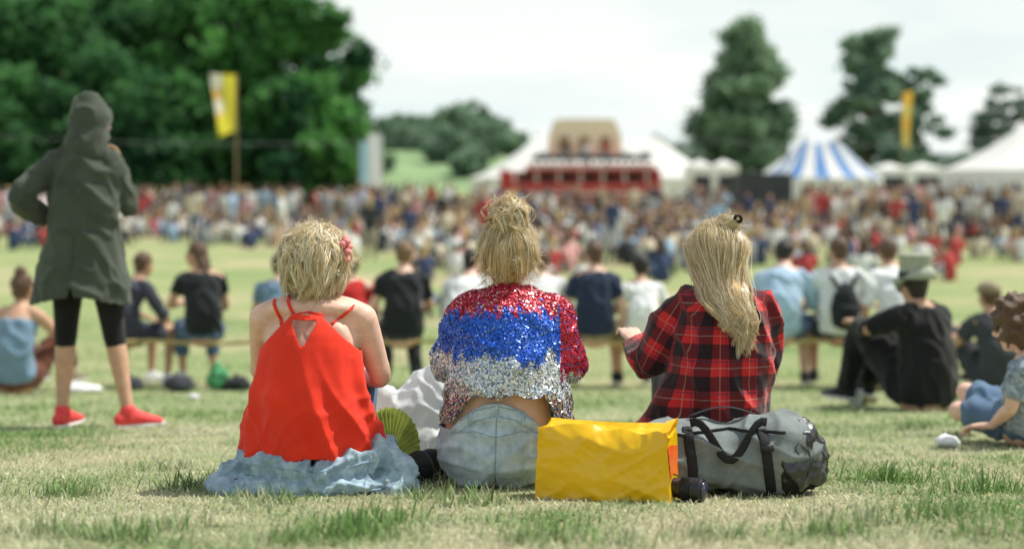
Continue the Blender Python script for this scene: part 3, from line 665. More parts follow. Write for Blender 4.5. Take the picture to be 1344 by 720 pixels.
n=70;K=16; cb=H+np.array([.035,-.035,.098]); ax=unit(np.array([0,-.5,1.])+rng.normal(0,.6,(n,3))); uu=unit(np.cross(ax,rng.normal(size=(n,3)))); vv_=np.cross(ax,uu)
th=(rng.random((n,1))*6.28+np.linspace(0,1,K)*(2.0+3*rng.random((n,1))))[...,None]
G=cb+(uu[:,None]*np.cos(th)+vv_[:,None]*np.sin(th))*.032*(.8+.4*rng.random((n,1,1)))+wob(n,K,.006,1)
P,c=locks(G,10,.0035,(.44,.30,.14),(.84,.69,.41)); strands('bun',P,.0014+.0009*rng.random(len(P)),cb,c,M['hairmat'],hb)
mb=MB(); pp=[V(cb)+V((.026+.011*math.cos(g),-.032,.018+.011*math.sin(g))) for g in np.linspace(0,6.28,14)]; mb.loft(pp,[.006]*14,n=6,sub=1); obj('hair_tie',mb,M['blackstrap'],hb)
n=90;K=10; a=unit(rng.normal(size=(n,3))+np.array([0,-.2,.4])); t=np.linspace(0,1,K).reshape(1,K,1)
G=H+a[:,None]*np.array([.084,.1,.104])+t*(.015+.035*rng.random((n,1,1)))*unit(a[:,None]+rng.normal(0,.7,(n,1,3)))+wob(n,K,.010,.7)
P,c=locks(G,5,.005,(.6,.42,.2),(.9,.75,.5),endp=1); strands('loose_hair',P,np.full(len(P),.0011),H,c,M['hairmat'],hb)
# ============================================================= BAGS AND SMALL THINGS
yb=empty('plastic_bag',at(799,4.12)+V((0,.03,0)),R(-17),'bright yellow plastic shopping bag standing on the grass in front of the plaid shirt','bag')
nx,nz=60,36; W,Hh,Dp=.395,.205,.15
def bagface(func,mname,mm):
    v=[];f=[]
    for j in range(nz+1):
        for i in range(nx+1): v.append(func(i/nx,j/nz))
    for j in range(nz):
        for i in range(nx): f.append((j*(nx+1)+i,j*(nx+1)+i+1,(j+1)*(nx+1)+i+1,(j+1)*(nx+1)+i))
    me=bpy.data.meshes.new(mname); me.from_pydata(v,[],f); me.update(); return obj(mname,me,mm,yb)
def wr_(x,y,z,a=.007): return -a*ridge(V((x*5+z*4,y*6,z*7)))-.8*a*ridge(V((x*11-z*9,y*9+4,z*9)))-.35*a*ridge(V((x*26+z*14,y*20,z*24)))+.3*a*noise.noise(V((x*30,y*30,z*26)))+.008*noise.noise(V((x*5,3,z*4)))
def front(u,t):
    x=(u-.5)*W*(1-.04*t)+.004*noise.noise(V((t*6,u*2,3))); top=max(0,t-.75)*4; z=t*Hh*(1+.02*math.sin(u*9)+.06*math.exp(-((u-.38)/.2)**2)-.05*u)
    return (x,-Dp/2+wr_(x,0,z)+(.025*t**2+.05*top**2*.5)*math.sin(math.pi*u)**.7-.002,z+.012*top*noise.noise(V((u*7,1,2)))+.001)
def backf(u,t):
    x=(u-.5)*W*(1-.04*t); z=t*Hh*1.03; return (x,Dp/2+wr_(x,5,z)-.03*t**2*math.sin(math.pi*u),z+.001)
def sidef(sx):
    def f(u,t):
        z=t*Hh; y=(u-.5)*Dp
        a=front(0 if sx<0 else 1,t); b=backf(0 if sx<0 else 1,t); e=V(a).lerp(V(b),u)
        k=math.sin(math.pi*u); return (e.x-sx*.015*k*(t**1.3),e.y,e.z+.3*wr_(9,y,z)*k)
    return f
def topf(u,t):
    a=V(front(u,1)); b=V(backf(u,1)); e=a.lerp(b,t); k=math.sin(math.pi*t); return (e.x,e.y,e.z-.015*k+.5*k*wr_(e.x,e.y*3,1,.010))
for nm,fn_,mm in (('front_panel',front,'yellow'),('back_panel',backf,'yellow'),('side_panel',sidef(-1),'yellow'),('side_panel',sidef(1),'yellow'),('folded_top',topf,'yellow')): bagface(fn_,nm,M[mm])
sg=sidef(1)
def pr_(u,t):
    a=V(sg(.06+.88*u,.34+.40*t+.05*math.sin(u*4))); return (a.x+.003,a.y,a.z)
bagface(pr_,'red_print',M['redprint'])
def hl(u,t):
    x=.16+.03*u+.012*math.sin(t*3); return (x,-.05+.12*t,Hh-.008+.03*math.sin(math.pi*t)+.01*u)
bagface(hl,'handle',M['yellow'])
ln_=empty('camera_lens',at(903,4.06),R(62),'black camera lens lying beside the right end of the yellow bag','camera lens'); ln_.scale=(.85,)*3
mb=MB(); mb.loft([(0,-.055,.042),(0,-.05,.042),(0,-.02,.042),(0,-.018,.042),(0,.03,.042),(0,.032,.042),(0,.05,.042)],[.036,.041,.041,.036,.036,.033,.033],side=(1,0,0),n=28,sub=1,cap=0); obj('barrel',mb,M['blackplastic'],ln_,smooth=False)
mb=MB()
for i in range(36):
    g_=i*math.pi/18; mb.box((.037*math.cos(g_),.005,.042+.037*math.sin(g_)),(.003,.03,.003))
obj('focus_ring',mb,M['blackstrap'],ln_); mb=MB(); mb.loft([(0,-.0165,.042),(0,-.0135,.042)],[.0385,.0385],n=28,sub=1,cap=0); obj('metal_ring',mb,M['blackstrap'],ln_)
mb=MB(); mb.loft([(0,-.058,.042),(0,-.056,.042)],[.030,.030],n=24,sub=1,cap=.3); obj('glass',mb,M['glass'],ln_)
# duffel
du=empty('duffel_bag',at(955,4.28),R(-4),'grey canvas duffel bag with black straps behind the yellow bag','bag'); du.scale=(.93,.95,1.0)
mb=MB(); mb.loft([(-.262,0,.10),(-.22,0,.115),(-.12,.0,.112),(0,0,.105),(.12,0,.118),(.21,0,.118),(.262,0,.105)],[(.075,.075),(.125,.105),(.135,.110),(.132,.100),(.138,.118),(.13,.118),(.09,.085)],side=(0,1,0),n=28,sq=.75,cap=.5)
me=remesh(mb,.007,3,lambda c:.013*ridge(V((c.x*4+c.z*7,c.y*6,c.z*7+3)))+.009*ridge(V((c.x*9-c.z*9,c.y*7,c.z*8)))+.014*noise.noise(c*6)+.002*noise.noise(c*30)-.008)
for v in me.vertices: v.co.z=max(v.co.z,.003)
obj('bag_body',me,M['canvas'],du); td=bvh(me)
def flatstrip(pp,wd,th,nm,mm,par,side=(1,0,0)):
    mb=MB(); mb.loft(pp,[(wd,th)]*len(pp),side=side,n=8,sub=1,cap=0); return obj(nm,mb,mm,par)
for x0,x1 in ((-.135,-.11),(.10,.13)):
    pp=surfpath(td,[(x1,.015),(x0,.205)],.004,n=12); flatstrip(pp,.016,.002,'strap',M['blackstrap'],du)
pp=[]
for k in range(16):
    t=k/15; x=-.125+.24*t; pp.append(V((x,-.09-.045*math.sin(math.pi*t),.222+.012*math.sin(math.pi*t)-.10*math.sin(math.pi*t)**2+.012*math.sin(9*t))))
flatstrip(pp,.013,.002,'handle',M['blackstrap'],du,side=(0,0,1))
pp=[V((-.125+.24*k/15,.02+.03*math.sin(math.pi*k/15),.224+.026*math.sin(math.pi*k/15))) for k in range(16)]; flatstrip(pp,.014,.002,'handle',M['blackstrap'],du,side=(0,1,0))
mb=MB(); mb.loft([(.165,-.01,.11),(.23,0,.108),(.275,0,.10)],[(.128,.114),(.120,.110),(.08,.08)],side=(0,1,0),n=24,sq=.85,cap=.5)
me=remesh(mb,.006,2,lambda c:.014*ridge(c*11)+.010*ridge(c*24+V((3,3,3)))+.006*noise.noise(c*16)-.006)
for v in me.vertices: v.co.z=max(v.co.z,.003)
obj('end_pocket',me,mat('black_shiny_cloth',(.014,.016,.016),.24,.2,30,.3,60,c2=(.022,.026,.026),spec=.8),du)
pp=surfpath(td,[(-.2,.19),(-.06,.195),(.1,.20),(.17,.2)],.004,n=8); flatstrip(pp,.005,.002,'zip',M['blackstrap'],du,side=(0,0,1))
mb=MB(); pp=surfpath(td,[(.115,.16),(.1151,.16)],.008,n=1); mb.box(pp[0],(.04,.008,.018)); obj('buckle',mb,M['blackplastic'],du)
# white bag
wb=MB(); wb.loft([(-.1,0,.05),(.0,0,.16),(.06,.02,.28),(.1,0,.36)],[(.11,.1),(.13,.1),(.09,.07),(.03,.03)]); wb.loft([(-.08,0,.12),(-.11,.0,.25)],[.07,.04]); wb.ball((.02,0,.09),(.15,.12,.09))
me=remesh(wb,.008,2,lambda c:.018*ridge(V((c.x*7,c.y*7,c.z*4)))+.010*ridge(c*15)+.003*noise.noise(c*25)-.008)
tag(obj('plastic_sack',me,M['whiteplastic']),'crumpled white plastic sack standing between the red top and the sequin jacket','sack').location=at(548,5.1)
fa=empty('hand_fan',at(512,4.75)+V((0,0,.07)),0,'yellow green pleated fan propped beside the white sack','fan')
v=[(0,0,0)];f=[];nn=44
for i in range(nn+1):
    g_=R(-60+205*i/nn); rr=.125*(1+.03*math.sin(i*2.3)); v.append((rr*math.cos(g_)*.8,(-.008 if i%2 else .008)-.02,rr*math.sin(g_)+.04))
for i in range(nn): f.append((0,i+1,i+2))
me=bpy.data.meshes.new('fan'); me.from_pydata(v,[],f); obj('pleated_leaf',me,mat('fan_green',(.46,.52,.14),.7,.3,20,trans=.35),fa,smooth=False)
mb=MB(); mb.loft([(-.01,-.01,-.07),(0,-.01,.01)],[.006,.006],n=8,sub=1); obj('handle',mb,M['wood'],fa)
for i,(px,d,rz,lb) in enumerate(((548,4.66,.3,'black shoe lying on the grass nearer the red top'),(572,4.72,-.5,'black shoe lying on the grass against the pale denim seat'))):
    rt=empty('shoe',at(px,d),rz,lb,'shoe'); mb=MB(); mb.loft([(0,-.10,.045),(0,-.04,.055),(0,.05,.04),(0,.13,.028)],[(.034,.04),(.04,.05),(.045,.035),(.035,.022)]); obj('upper',remesh(mb,.007,2),M['blackstrap'],rt)
    mb=MB(); mb.loft([(0,-.12,.01),(0,-.03,.01),(0,.06,.01),(0,.145,.01)],[(.03,.01),(.036,.01),(.047,.01),(.032,.01)]); obj('sole',mb,M['blackplastic'],rt)
# ============================================================= STANDING HOODED PERSON
rs=empty('person',at(117,7.24),0,'standing person in an olive hooded parka, black leggings and coral running shoes','person')
JS=dict(pel=(-.02,0,.92),mid=(-.02,-.02,1.08),ch=(-.02,0,1.32),neck=(0,.02,1.42),head=(.01,.045,1.565),fw=(.35,1,-.02),shL=(-.17,0,1.345),shR=(.115,0,1.345),
  elL=(-.315,-.10,1.17),wrL=(-.235,.06,1.04),elR=(.175,.10,1.11),wrR=(.095,.20,1.295),hdR=(-.1,-.1,1),huR=(.6,.6,0),hipL=(-.10,0,.88),hipR=(.07,0,.88),knL=(-.125,.02,.48),knR=(.12,.02,.48),anL=(-.13,-.02,.085),anR=(.205,-.03,.085),toeL=(-.10,.14,.02),toeR=(.34,.06,.02))
obj('body',build_body(JS,.010,.93),M['skin2'],rs); obj('leggings',build_trousers(JS,1.3,.012,.92,.006),M['legging'],rs)
mb=MB(); mb.loft([(-.04,-.01,.60),(-.04,-.01,.68),(-.035,-.01,.85),(-.025,-.015,1.02),(-.02,-.01,1.2),(-.02,0,1.33),(-.005,.01,1.41)],[(.245,.175),(.240,.17),(.212,.155),(.172,.135),(.170,.13),(.150,.11),(.085,.085)],n=28,cap=.2)
for k in 'LR':
    sh,el,wr=V(JS['sh'+k]),V(JS['el'+k]),V(JS['wr'+k]); mb.loft([(-.01,.01,1.37),lp((-.01,.01,1.385),sh,.6),sh],[.06,.06,.062],side=(0,1,0))
    mb.loft([sh,lp(sh,el,.5),el,lp(el,wr,.5),lp(el,wr,.92)],[.064,.062,.058,.054,.042],side=(0,1,0),cap=.3)
me=remesh(mb,.010,3,lambda c:.018*ridge(V((c.x*7,c.y*7,c.z*5)))+.012*ridge(V((c.x*10+c.z*8,c.y*10,c.z*7)))+.008*noise.noise(V((c.x*10,c.y*10,c.z*4)))-.006)
def fS(c):
    s=.645+.03*math.cos((c.x+.04)*9)
    if c.y<0: s+=.07*max(0,1-abs(c.x+.04)/.018)
    return c.z-s
trim(me,fS); pk=obj('parka',me,M['olive'],rs); solidify(pk,.006)
mb=MB(); H_=V(JS['head']); mb.ball(H_+V((-.012,-.03,.01)),(.108,.112,.128)); mb.loft([H_+V((-.01,-.03,-.05)),V((-.01,-.02,1.44)),V((-.01,-.01,1.39))],[(.10,.10),(.105,.10),(.13,.10)]); mb.ball(H_+V((-.01,-.06,.08)),(.06,.06,.06))
me=remesh(mb,.010,3,lambda c:.014*ridge(V((c.x*9,c.y*9,c.z*9)))-.005); obj('hood',me,M['olive'],pk)
tp=bvh(pk.data)
for pts,wd in (([(-.13,1.0),(.09,1.0)],.004),([(-.035,.98),(-.04,.72)],.003),([(-.15,1.24),(.11,1.24)],.003)):
    pp=surfpath(tp,pts,.001,n=16); flatstrip(pp,wd,.002,'seam',M['charcoal'],pk,side=(0,0,1))
shoes(rs,JS,M['shoe'])
# ============================================================= OTHER PEOPLE
def person(px,d,yaw,J,label,shirt,sleeve,trous,ln,hair,hstyle='short',skin='skin',shoe='black',w=1.0,scale=1.0,eye=False):
    rt=empty('person',at(px,d),R(yaw),label,'person'); rt.scale=(scale,)*3
    obj('body',build_body(J,.013,w,it=3),M[skin],rt)
    sd=random.random()*90
    ff=lambda c:.012*noise.noise(V((c.x*9,c.y*9,c.z*6+sd)))+.016*ridge(V((c.x*8+sd,c.y*8,c.z*6+c.x*5)))-.004
    obj('shirt',build_shirt(J,sleeve,.013,w,.015,fn=ff),M[shirt],rt); obj('trousers',build_trousers(J,ln,.014,w,.014,fn=ff),M[trous],rt)
    hairblob(rt,J,M[hair],hstyle)
    if shoe: shoes(rt,J,M[shoe],sole=(shoe!='skin'))
    if eye: eyes(rt,J)
    return rt
DR=12.35
Ja=J_rail(-.03,arms='x',tilt=-.02); Ja['fw']=(-.7,.7,0)
person(268,DR,22,Ja,'woman with long brown hair in a black top, sitting turned on the rail at left','black',.35,'jeans',1.6,'hair_brown','long','skin2','white',.93,1.0,True)
person(166,12.5,-35,J_rail(.03,slouch=.05),'person in dark patterned clothes on the rail just right of the hooded figure','florals',1.6,'florals',.7,'hair_brown','short','skin2','white',.95,.95)
person(362,DR,0,J_rail(.02,slouch=.03,turn=.3),'person in grey blue on the rail, half hidden left of the red top','greyblue',.4,'charcoal',2,'hair_brown','short',w=.9,scale=.93)
person(462,DR+.1,0,J_rail(-.02,turn=-.3),'person in a plain red tee on the rail behind the red strappy top','red',.4,'charcoal',2,'hair_dark','short',w=.95,scale=.93)
person(527,DR,8,J_rail(.02,arms='mix',tilt=.01,turn=.2),'man with brown hair in a black tee on the rail left of the sequin jacket','black',.45,'charcoal',2,'hair_lightbrown','short',w=1.08,scale=1.0)
person(605,DR,-12,J_rail(.05,slouch=.07,turn=.4),'dark haired man in a white shirt on the rail just left of the sequin jacket','white',.9,'khaki',2,'hair_dark','short',w=1.0,scale=.97)
person(712,DR,0,J_rail(-.0,slouch=.05),'person in a white shirt half hidden behind the right shoulder of the sequin jacket','white',.9,'khaki',2,'hair_brown','short',w=1.0,scale=.96)
person(780,DR,-4,J_rail(-.0,arms='down',turn=-.15,spread=.17),'brown haired man in a navy tee between sequin jacket and plaid shirt','navy',.45,'khaki',.8,'hair_brown','short',w=1.04,scale=1.0)
person(842,DR-.05,9,J_rail(.02,arms='x',slouch=.05,turn=.25,tilt=.015),'dark haired youngster in a white tee on the rail next to the navy tee','white',.45,'khaki',.8,'hair_dark','short','skin2',w=.92,scale=.92)
person(1020,DR,-16,J_rail(.04,arms='fwd',slouch=.08,turn=.2,spread=.18),'man in a light blue shirt on the rail right of the plaid shirt','lightblue',1.2,'jeans',1.0,'hair_dark','short',w=1.12,scale=1.04)
person(1102,DR,-6,J_rail(.0,turn=-.3,spread=.18),'man in a white shirt with a dark backpack on the rail','white',.6,'charcoal',.8,'hair_brown','short','skin2',w=1.04,scale=1.03)
person(1172,DR,12,J_rail(.04,slouch=.06,arms='mix',turn=.3),'man in a white shirt on the rail behind the top hat','white',1.0,'khaki',2,'hair_brown','short','skin2',w=1.0,scale=1.04)
bp=empty('backpack',at(1108,DR-.14)+V((0,-.04,.58)),R(-6),'black backpack worn by the man in white on the rail','backpack')
mb=MB(); mb.loft([(0,0,-.02),(0,-.02,.1),(0,-.01,.22),(0,.01,.30)],[(.11,.06),(.125,.075),(.105,.065),(.05,.04)],sq=.85); mb.loft([(0,-.08,.02),(0,-.09,.12)],[(.08,.03),(.08,.03)]); obj('pack',remesh(mb,.011,2,fold(.008,9,9,9)),M['black'],bp)
for s in (-1,1): mb=MB(); mb.loft([(s*.05,.0,.28),(s*.10,.07,.38),(s*.11,.20,.38)],[(.020,.006)]*3,side=(1,0,0),n=8); obj('shoulder_strap',mb,M['black'],bp)
# top hat man
Jt=J_ground(.0); Jt.update(mid=(0,-.02,.32),ch=(0,.03,.58),neck=(0,.06,.655),shL=(-.165,.03,.585),shR=(.165,.03,.585),knL=(-.10,.42,.47),knR=(.16,.44,.40),anL=(-.08,.58,.09),anR=(.16,.62,.09),toeL=(-.08,.76,.02),toeR=(.18,.80,.02),elL=(-.27,.22,.50),wrL=(-.13,.46,.52),elR=(.25,.10,.33),wrR=(.2,.30,.28),fw=(.3,1,0),head=(0,.09,.765))
rt=person(1214,8.85,34,Jt,'man in a pale top hat and black shirt, seated on the grass with knees up','legging',1.7,'legging',2,'hair_dark','short','skin2','black',1.22,1.0)
H_=V(Jt['head']); mb=MB(); mb.loft([H_+V((0,-.012,.045)),H_+V((0,-.010,.047)),H_+V((0,-.010,.051))],[(.122,.134),(.130,.142),(.124,.136)],n=28,sub=1,cap=0); ht=obj('top_hat',mb,M['hatpale'],rt)
mb=MB(); mb.loft([H_+V((0,-.010,.051)),H_+V((0,-.012,.12)),H_+V((0,-.014,.198)),H_+V((0,-.014,.203))],[(.092,.104),(.089,.101),(.097,.109),(.092,.104)],n=28,sub=1,cap=0); obj('hat_crown',mb,M['hatpale'],ht,smooth=False)
mb=MB(); mb.loft([H_+V((0,-.010,.055)),H_+V((0,-.011,.095))],[(.096,.108),(.093,.105)],n=28,sub=1,cap=0); obj('hat_band',mb,M['charcoal'],ht)
rt=person(1312,11.3,15,J_ground(-.02),'man in a pale flat cap and dark shirt seated on the grass at far right','charcoal',.5,'charcoal',2,'hair_brown','short','skin2','black',1.1,1.0)
H_=V((-.02,.12,.765)); mb=MB(); mb.ball(H_+V((0,-.01,.055)),(.092,.105,.07)); mb.loft([H_+V((0,.07,.05)),H_+V((0,.14,.035))],[(.07,.01),(.05,.008)],n=12,sub=1); obj('cap',remesh(mb,.01,1),M['khaki'],rt)
# right edge person
Jr=dict(pel=(.08,.12,.11),mid=(.09,.07,.21),ch=(.09,.02,.36),neck=(.06,.02,.44),head=(.015,.04,.545),fw=(-.85,.45,-.15),shL=(.0,-.05,.37),shR=(.17,.13,.37),elL=(-.045,-.06,.19),wrL=(-.09,.06,.09),hdL=(-.5,.6,-.1),elR=(.22,.24,.20),wrR=(.12,.40,.12),
 hipL=(.05,.09,.09),hipR=(.08,.19,.12),knL=(-.13,.42,.10),knR=(-.06,.52,.18),anL=(.05,.72,.07),anR=(.06,.84,.07),toeL=(.05,.88,.02),toeR=(.06,1.0,.02))
person(1334,5.95,0,Jr,'curly haired person in a patterned blue top sitting low at the right edge','patterned',.6,'jeans',.8,'hair_brown','curly','skin','white',.85,.93,True)
person(20,11.2,-8,J_ground(.0),'woman with tied brown hair in a sleeveless grey blue top seated at the far left edge','greyblue',-1,'rust',1.8,'hair_brown','bun','skin2','khaki',.93,1.08)
# ============================================================= RAIL, BITS
rl=empty('low_rail',at(720,12.3)+V((0,0,0)),0,'thin low yellowish rail that the row of people sits on','rail'); x0,x1=X(150,12.3),X(1300,12.3); cx=rl.location.x
mb=MB(); pts=[(x0-cx+(x1-x0)*i/24,.0,.398+.014*math.sin(i*1.7)) for i in range(25)]; mb.loft(pts,[.017]*25,side=(0,0,1),n=10,sub=1); obj('top_rail',mb,M['yellowwood'],rl)
for i in range(5):
    x=x0-cx+.1+(x1-x0-.2)*i/4; mb=MB(); mb.loft([(x,0,-.1),(x,0,.38)],[.024,.022],n=10,sub=1,cap=.2); obj('post',mb,M['wood'],rl)
def lump(name,px,d,size,m_,label,cat,seed,z=0):
    mb=MB(); mb.ball((0,0,size[2]*.9),size); mb.ball((size[0]*.5,0,size[2]*.6),tuple(q*.6 for q in size)); mb.loft([(-size[0]*.5,0,size[2]),(-size[0]*.2,0,size[2]*2.1)],[size[2]*.5,size[2]*.25])
    me=remesh(mb,max(.008,size[0]*.07),1,lambda c:size[2]*.25*noise.noise(c*(3/size[0])+V((seed,0,0)))+size[2]*.2*ridge(c*(2/size[0])))
    for v in me.vertices: v.co.z=max(v.co.z,.002)
    o=tag(obj(name,me,M[m_]),label,cat); o.location=at(px,d); return o
lump('bag',235,11.6,(.12,.1,.07),'charcoal','small dark grey bag on the grass left of the woman in the black top','bag',1)
lump('bag',172,11.9,(.10,.08,.06),'charcoal','dark grey bag on the grass behind the hooded person','bag',2)
lump('bag',287,11.9,(.08,.08,.10),'green','green cloth bag below the rail beside the jeans','bag',3)
lump('bag',105,11.5,(.18,.1,.035),'white','white carrier bag lying flat behind the hooded person','bag',4)
lump('bag',312,11.8,(.10,.1,.06),'black','black bag on the grass right of the green bag','bag',5)
lump('paper_scrap',254,10.3,(.04,.03,.02),'white','white paper scrap on the grass below the black top woman','litter',6)
lump('paper_scrap',1243,6.0,(.05,.05,.025),'white','white paper scrap beside the curly haired person','litter',7)
lump('bag',1130,9.6,(.1,.08,.06),'khaki','tan bag on the grass by the top hat man','bag',8)
cp=MB(); cp.loft([(0,0,0),(0,0,.11)],[.03,.04],n=16,sub=1,cap=0); tag(obj('paper_cup',cp,M['white']),'white paper cup standing on the grass by the top hat man boots','cup').location=at(1125,9.3)
lump('bag',1150,11.7,(.16,.1,.1),'khaki','tan rucksack below the rail behind the top hat man','bag',9)
# ============================================================= TREES
def leafcloud(clumps,nl,size,cA,cB):
    vs=[];cs=[]
    tot=sum(c[3]**2 for c in clumps)
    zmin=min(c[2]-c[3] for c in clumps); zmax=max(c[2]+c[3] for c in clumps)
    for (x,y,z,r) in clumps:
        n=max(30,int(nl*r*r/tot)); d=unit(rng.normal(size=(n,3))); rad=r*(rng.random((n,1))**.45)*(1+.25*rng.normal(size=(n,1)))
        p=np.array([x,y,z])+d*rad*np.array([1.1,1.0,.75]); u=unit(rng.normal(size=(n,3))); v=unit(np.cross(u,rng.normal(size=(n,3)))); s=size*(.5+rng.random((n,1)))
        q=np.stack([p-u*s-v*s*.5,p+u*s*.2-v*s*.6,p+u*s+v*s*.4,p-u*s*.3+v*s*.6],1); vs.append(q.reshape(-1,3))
        t=np.clip((p[:,2:]-zmin)/(zmax-zmin)*.5+.5*rng.random((n,1))*1+.25*rng.normal(),0,1); c=np.array(cA)*(1-t)+np.array(cB)*t; cs.append(np.repeat(c,4,axis=0))  # leaves lighter toward the top: sunlit and shaded greens painted into the colour
    v=np.vstack(vs); return v,np.arange(len(v)).reshape(-1,4),np.vstack(cs)
def tree(name,px,d,h,rad,label,kind='round',nl=9000,size=.28,cA=(.018,.045,.012),cB=(.07,.14,.03),trunk_h=.22,zo=0,ncl=46,group=None):
    base=at(px,d)+V((0,0,zo)); rt=empty(name,base,0,label,'tree',group); cl=[]
    for i in range(ncl):
        t=(i+random.random())/ncl; g=random.random()*6.283; f0=.85
        if kind=='round': z=h*(trunk_h+(1-trunk_h)*t*.96); env=math.sin(math.pi*min(1,max(.06,.12+.8*t)))**.6
        elif kind=='cone': z=h*(trunk_h+(.95-trunk_h)*t); env=max(.22,min(1,(t+.35)*1.6)*(1-t)**.5); f0=1.0
        elif kind=='sparse': z=h*(trunk_h+(.95-trunk_h)*t); env=(.45+.55*abs(math.sin(t*8+1)))*(1-.45*t); f0=1
        else: z=h*(.35+.6*round(t*5)/5); env=(1-.6*t)
        rr=rad*env*(random.random()**.5)*f0; cl.append((rr*math.cos(g),rr*math.sin(g),z,rad*random.uniform(.17,.33)*(.7 if kind in('sparse','layer') else 1)*(.6+.4*env)))
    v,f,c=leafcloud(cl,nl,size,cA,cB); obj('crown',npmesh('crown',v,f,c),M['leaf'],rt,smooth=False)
    mb=MB(); mb.loft([(0,0,-.5),(0,0,h*.2),(h*.01,0,h*.5),(0,0,h*.85)],[h*.03,h*.022,h*.014,h*.004],n=10)
    for c in random.sample(cl,9): mb.loft([(0,0,max(h*.15,c[2]*.55)),(c[0]*.5,c[1]*.5,c[2]*.8),(c[0],c[1],c[2])],[h*.010,h*.006,h*.002],n=6,sub=2)
    obj('trunk',mb,M['bark'],rt)
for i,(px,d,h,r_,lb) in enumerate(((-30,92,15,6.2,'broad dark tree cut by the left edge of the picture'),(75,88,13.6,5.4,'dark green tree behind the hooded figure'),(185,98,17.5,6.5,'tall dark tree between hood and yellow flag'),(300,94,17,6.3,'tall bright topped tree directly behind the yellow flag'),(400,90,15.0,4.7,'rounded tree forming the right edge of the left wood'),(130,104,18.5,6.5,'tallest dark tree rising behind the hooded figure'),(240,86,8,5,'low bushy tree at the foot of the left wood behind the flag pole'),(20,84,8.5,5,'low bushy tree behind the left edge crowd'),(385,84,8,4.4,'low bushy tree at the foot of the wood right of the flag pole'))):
    br_=1.3 if px>250 else 1.0  # sunlit right part of the wood, painted as brighter leaf colour
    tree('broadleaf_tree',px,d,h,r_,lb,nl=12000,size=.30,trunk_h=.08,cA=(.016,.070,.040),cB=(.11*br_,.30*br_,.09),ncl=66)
tree('broadleaf_tree',976,150,18.8,6.2,'broad full oval tree right of the stage',kind='cone',nl=20000,size=.34,trunk_h=.06,cA=(.14,.24,.16),cB=(.30,.45,.27),ncl=120)  # trees right of the stage: haze painted in as paler leaf colours
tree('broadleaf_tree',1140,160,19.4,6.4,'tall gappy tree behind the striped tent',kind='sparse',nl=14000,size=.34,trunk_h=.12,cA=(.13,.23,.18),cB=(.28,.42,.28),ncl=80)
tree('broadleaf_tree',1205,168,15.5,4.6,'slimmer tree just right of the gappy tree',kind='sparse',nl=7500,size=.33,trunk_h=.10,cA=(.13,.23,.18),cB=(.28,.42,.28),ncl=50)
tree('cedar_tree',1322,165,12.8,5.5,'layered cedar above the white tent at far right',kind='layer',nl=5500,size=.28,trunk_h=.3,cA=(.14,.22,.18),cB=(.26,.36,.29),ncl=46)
hv=[];hf=[];nx_=60;ny_=14
for j in range(ny_):
    for i in range(nx_):
        x=-260+400*i/(nx_-1); y=260+260*j/(ny_-1); e=math.exp(-((x+22)/58)**2)*12+math.exp(-((x+150)/80)**2)*10+math.exp(-((x-60)/60)**2)*1.5
        hv.append((x,y,gz(y)-1.0+e*math.sin(min(1,j/(ny_*.6))*math.pi/2)+.4*noise.noise(V((x*.05,y*.05,0)))))
for j in range(ny_-1):
    for i in range(nx_-1): hf.append((j*nx_+i,j*nx_+i+1,(j+1)*nx_+i+1,(j+1)*nx_+i))
hm=bpy.data.meshes.new('hill'); hm.from_pydata(hv,[],hf); tag(obj('hill',hm,mat('hill_meadow',(.20,.30,.14),.95,.3,.06)),None,None,kind='structure')
def hz(x,y):
    e=math.exp(-((x+22)/58)**2)*12+math.exp(-((x+150)/80)**2)*10; return e
hl_=[(500,420,10,6,'left end of the hill line'),(530,420,11,7,'second from the left on the hill line'),(562,425,10.5,7,'third from the left on the hill line'),(592,400,12.5,7.5,'below the hilltop left of the stage'),(622,390,14,8,'on the hilltop left of the stage'),(648,395,11,7,'right of the hilltop tree'),(672,400,8,6,'furthest right on the hill beside the tent'),(515,440,11,6,'behind the left hill line'),(545,440,11,6,'behind the middle of the hill line'),(578,440,10,7,'behind the hilltop'),(606,360,12,7,'largest one halfway down the hill'),(585,330,8,6,'lowest one on the hill slope'),(640,350,9,6,'low on the slope nearest the white tent'),(480,430,9,6,'at the edge of the left wood on the hill'),
 (495,300,4.5,4,'small one low on the meadow next to the left wood'),(560,370,6,5,'small round one alone in the meadow'),(618,300,5,5,'small one at the foot of the hill by the tent'),(528,390,7,5,'mid sized one in front of the left hill line')]
for (px,d,h,r_,q) in hl_:
    x=X(px,d); e=hz(x,d)*math.sin(min(1,(d-260)/(260*.6))*math.pi/2)
    tree('hillside_tree',px,d,h,r_,'hazy green tree '+q,nl=2500,size=.75,trunk_h=.03,zo=e-1.0,cA=(.18,.29,.21),cB=(.30,.43,.29),ncl=26)  # haze over the hill is painted into these leaf colours
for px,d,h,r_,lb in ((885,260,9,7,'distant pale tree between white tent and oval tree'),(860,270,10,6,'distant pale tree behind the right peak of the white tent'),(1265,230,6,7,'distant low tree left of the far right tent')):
    tree('distant_tree',px,d,h,r_,lb,nl=2200,size=.6,trunk_h=.03,cA=(.24,.33,.28),cB=(.36,.44,.37),ncl=24)  # paleness is distance haze baked into the leaf colours
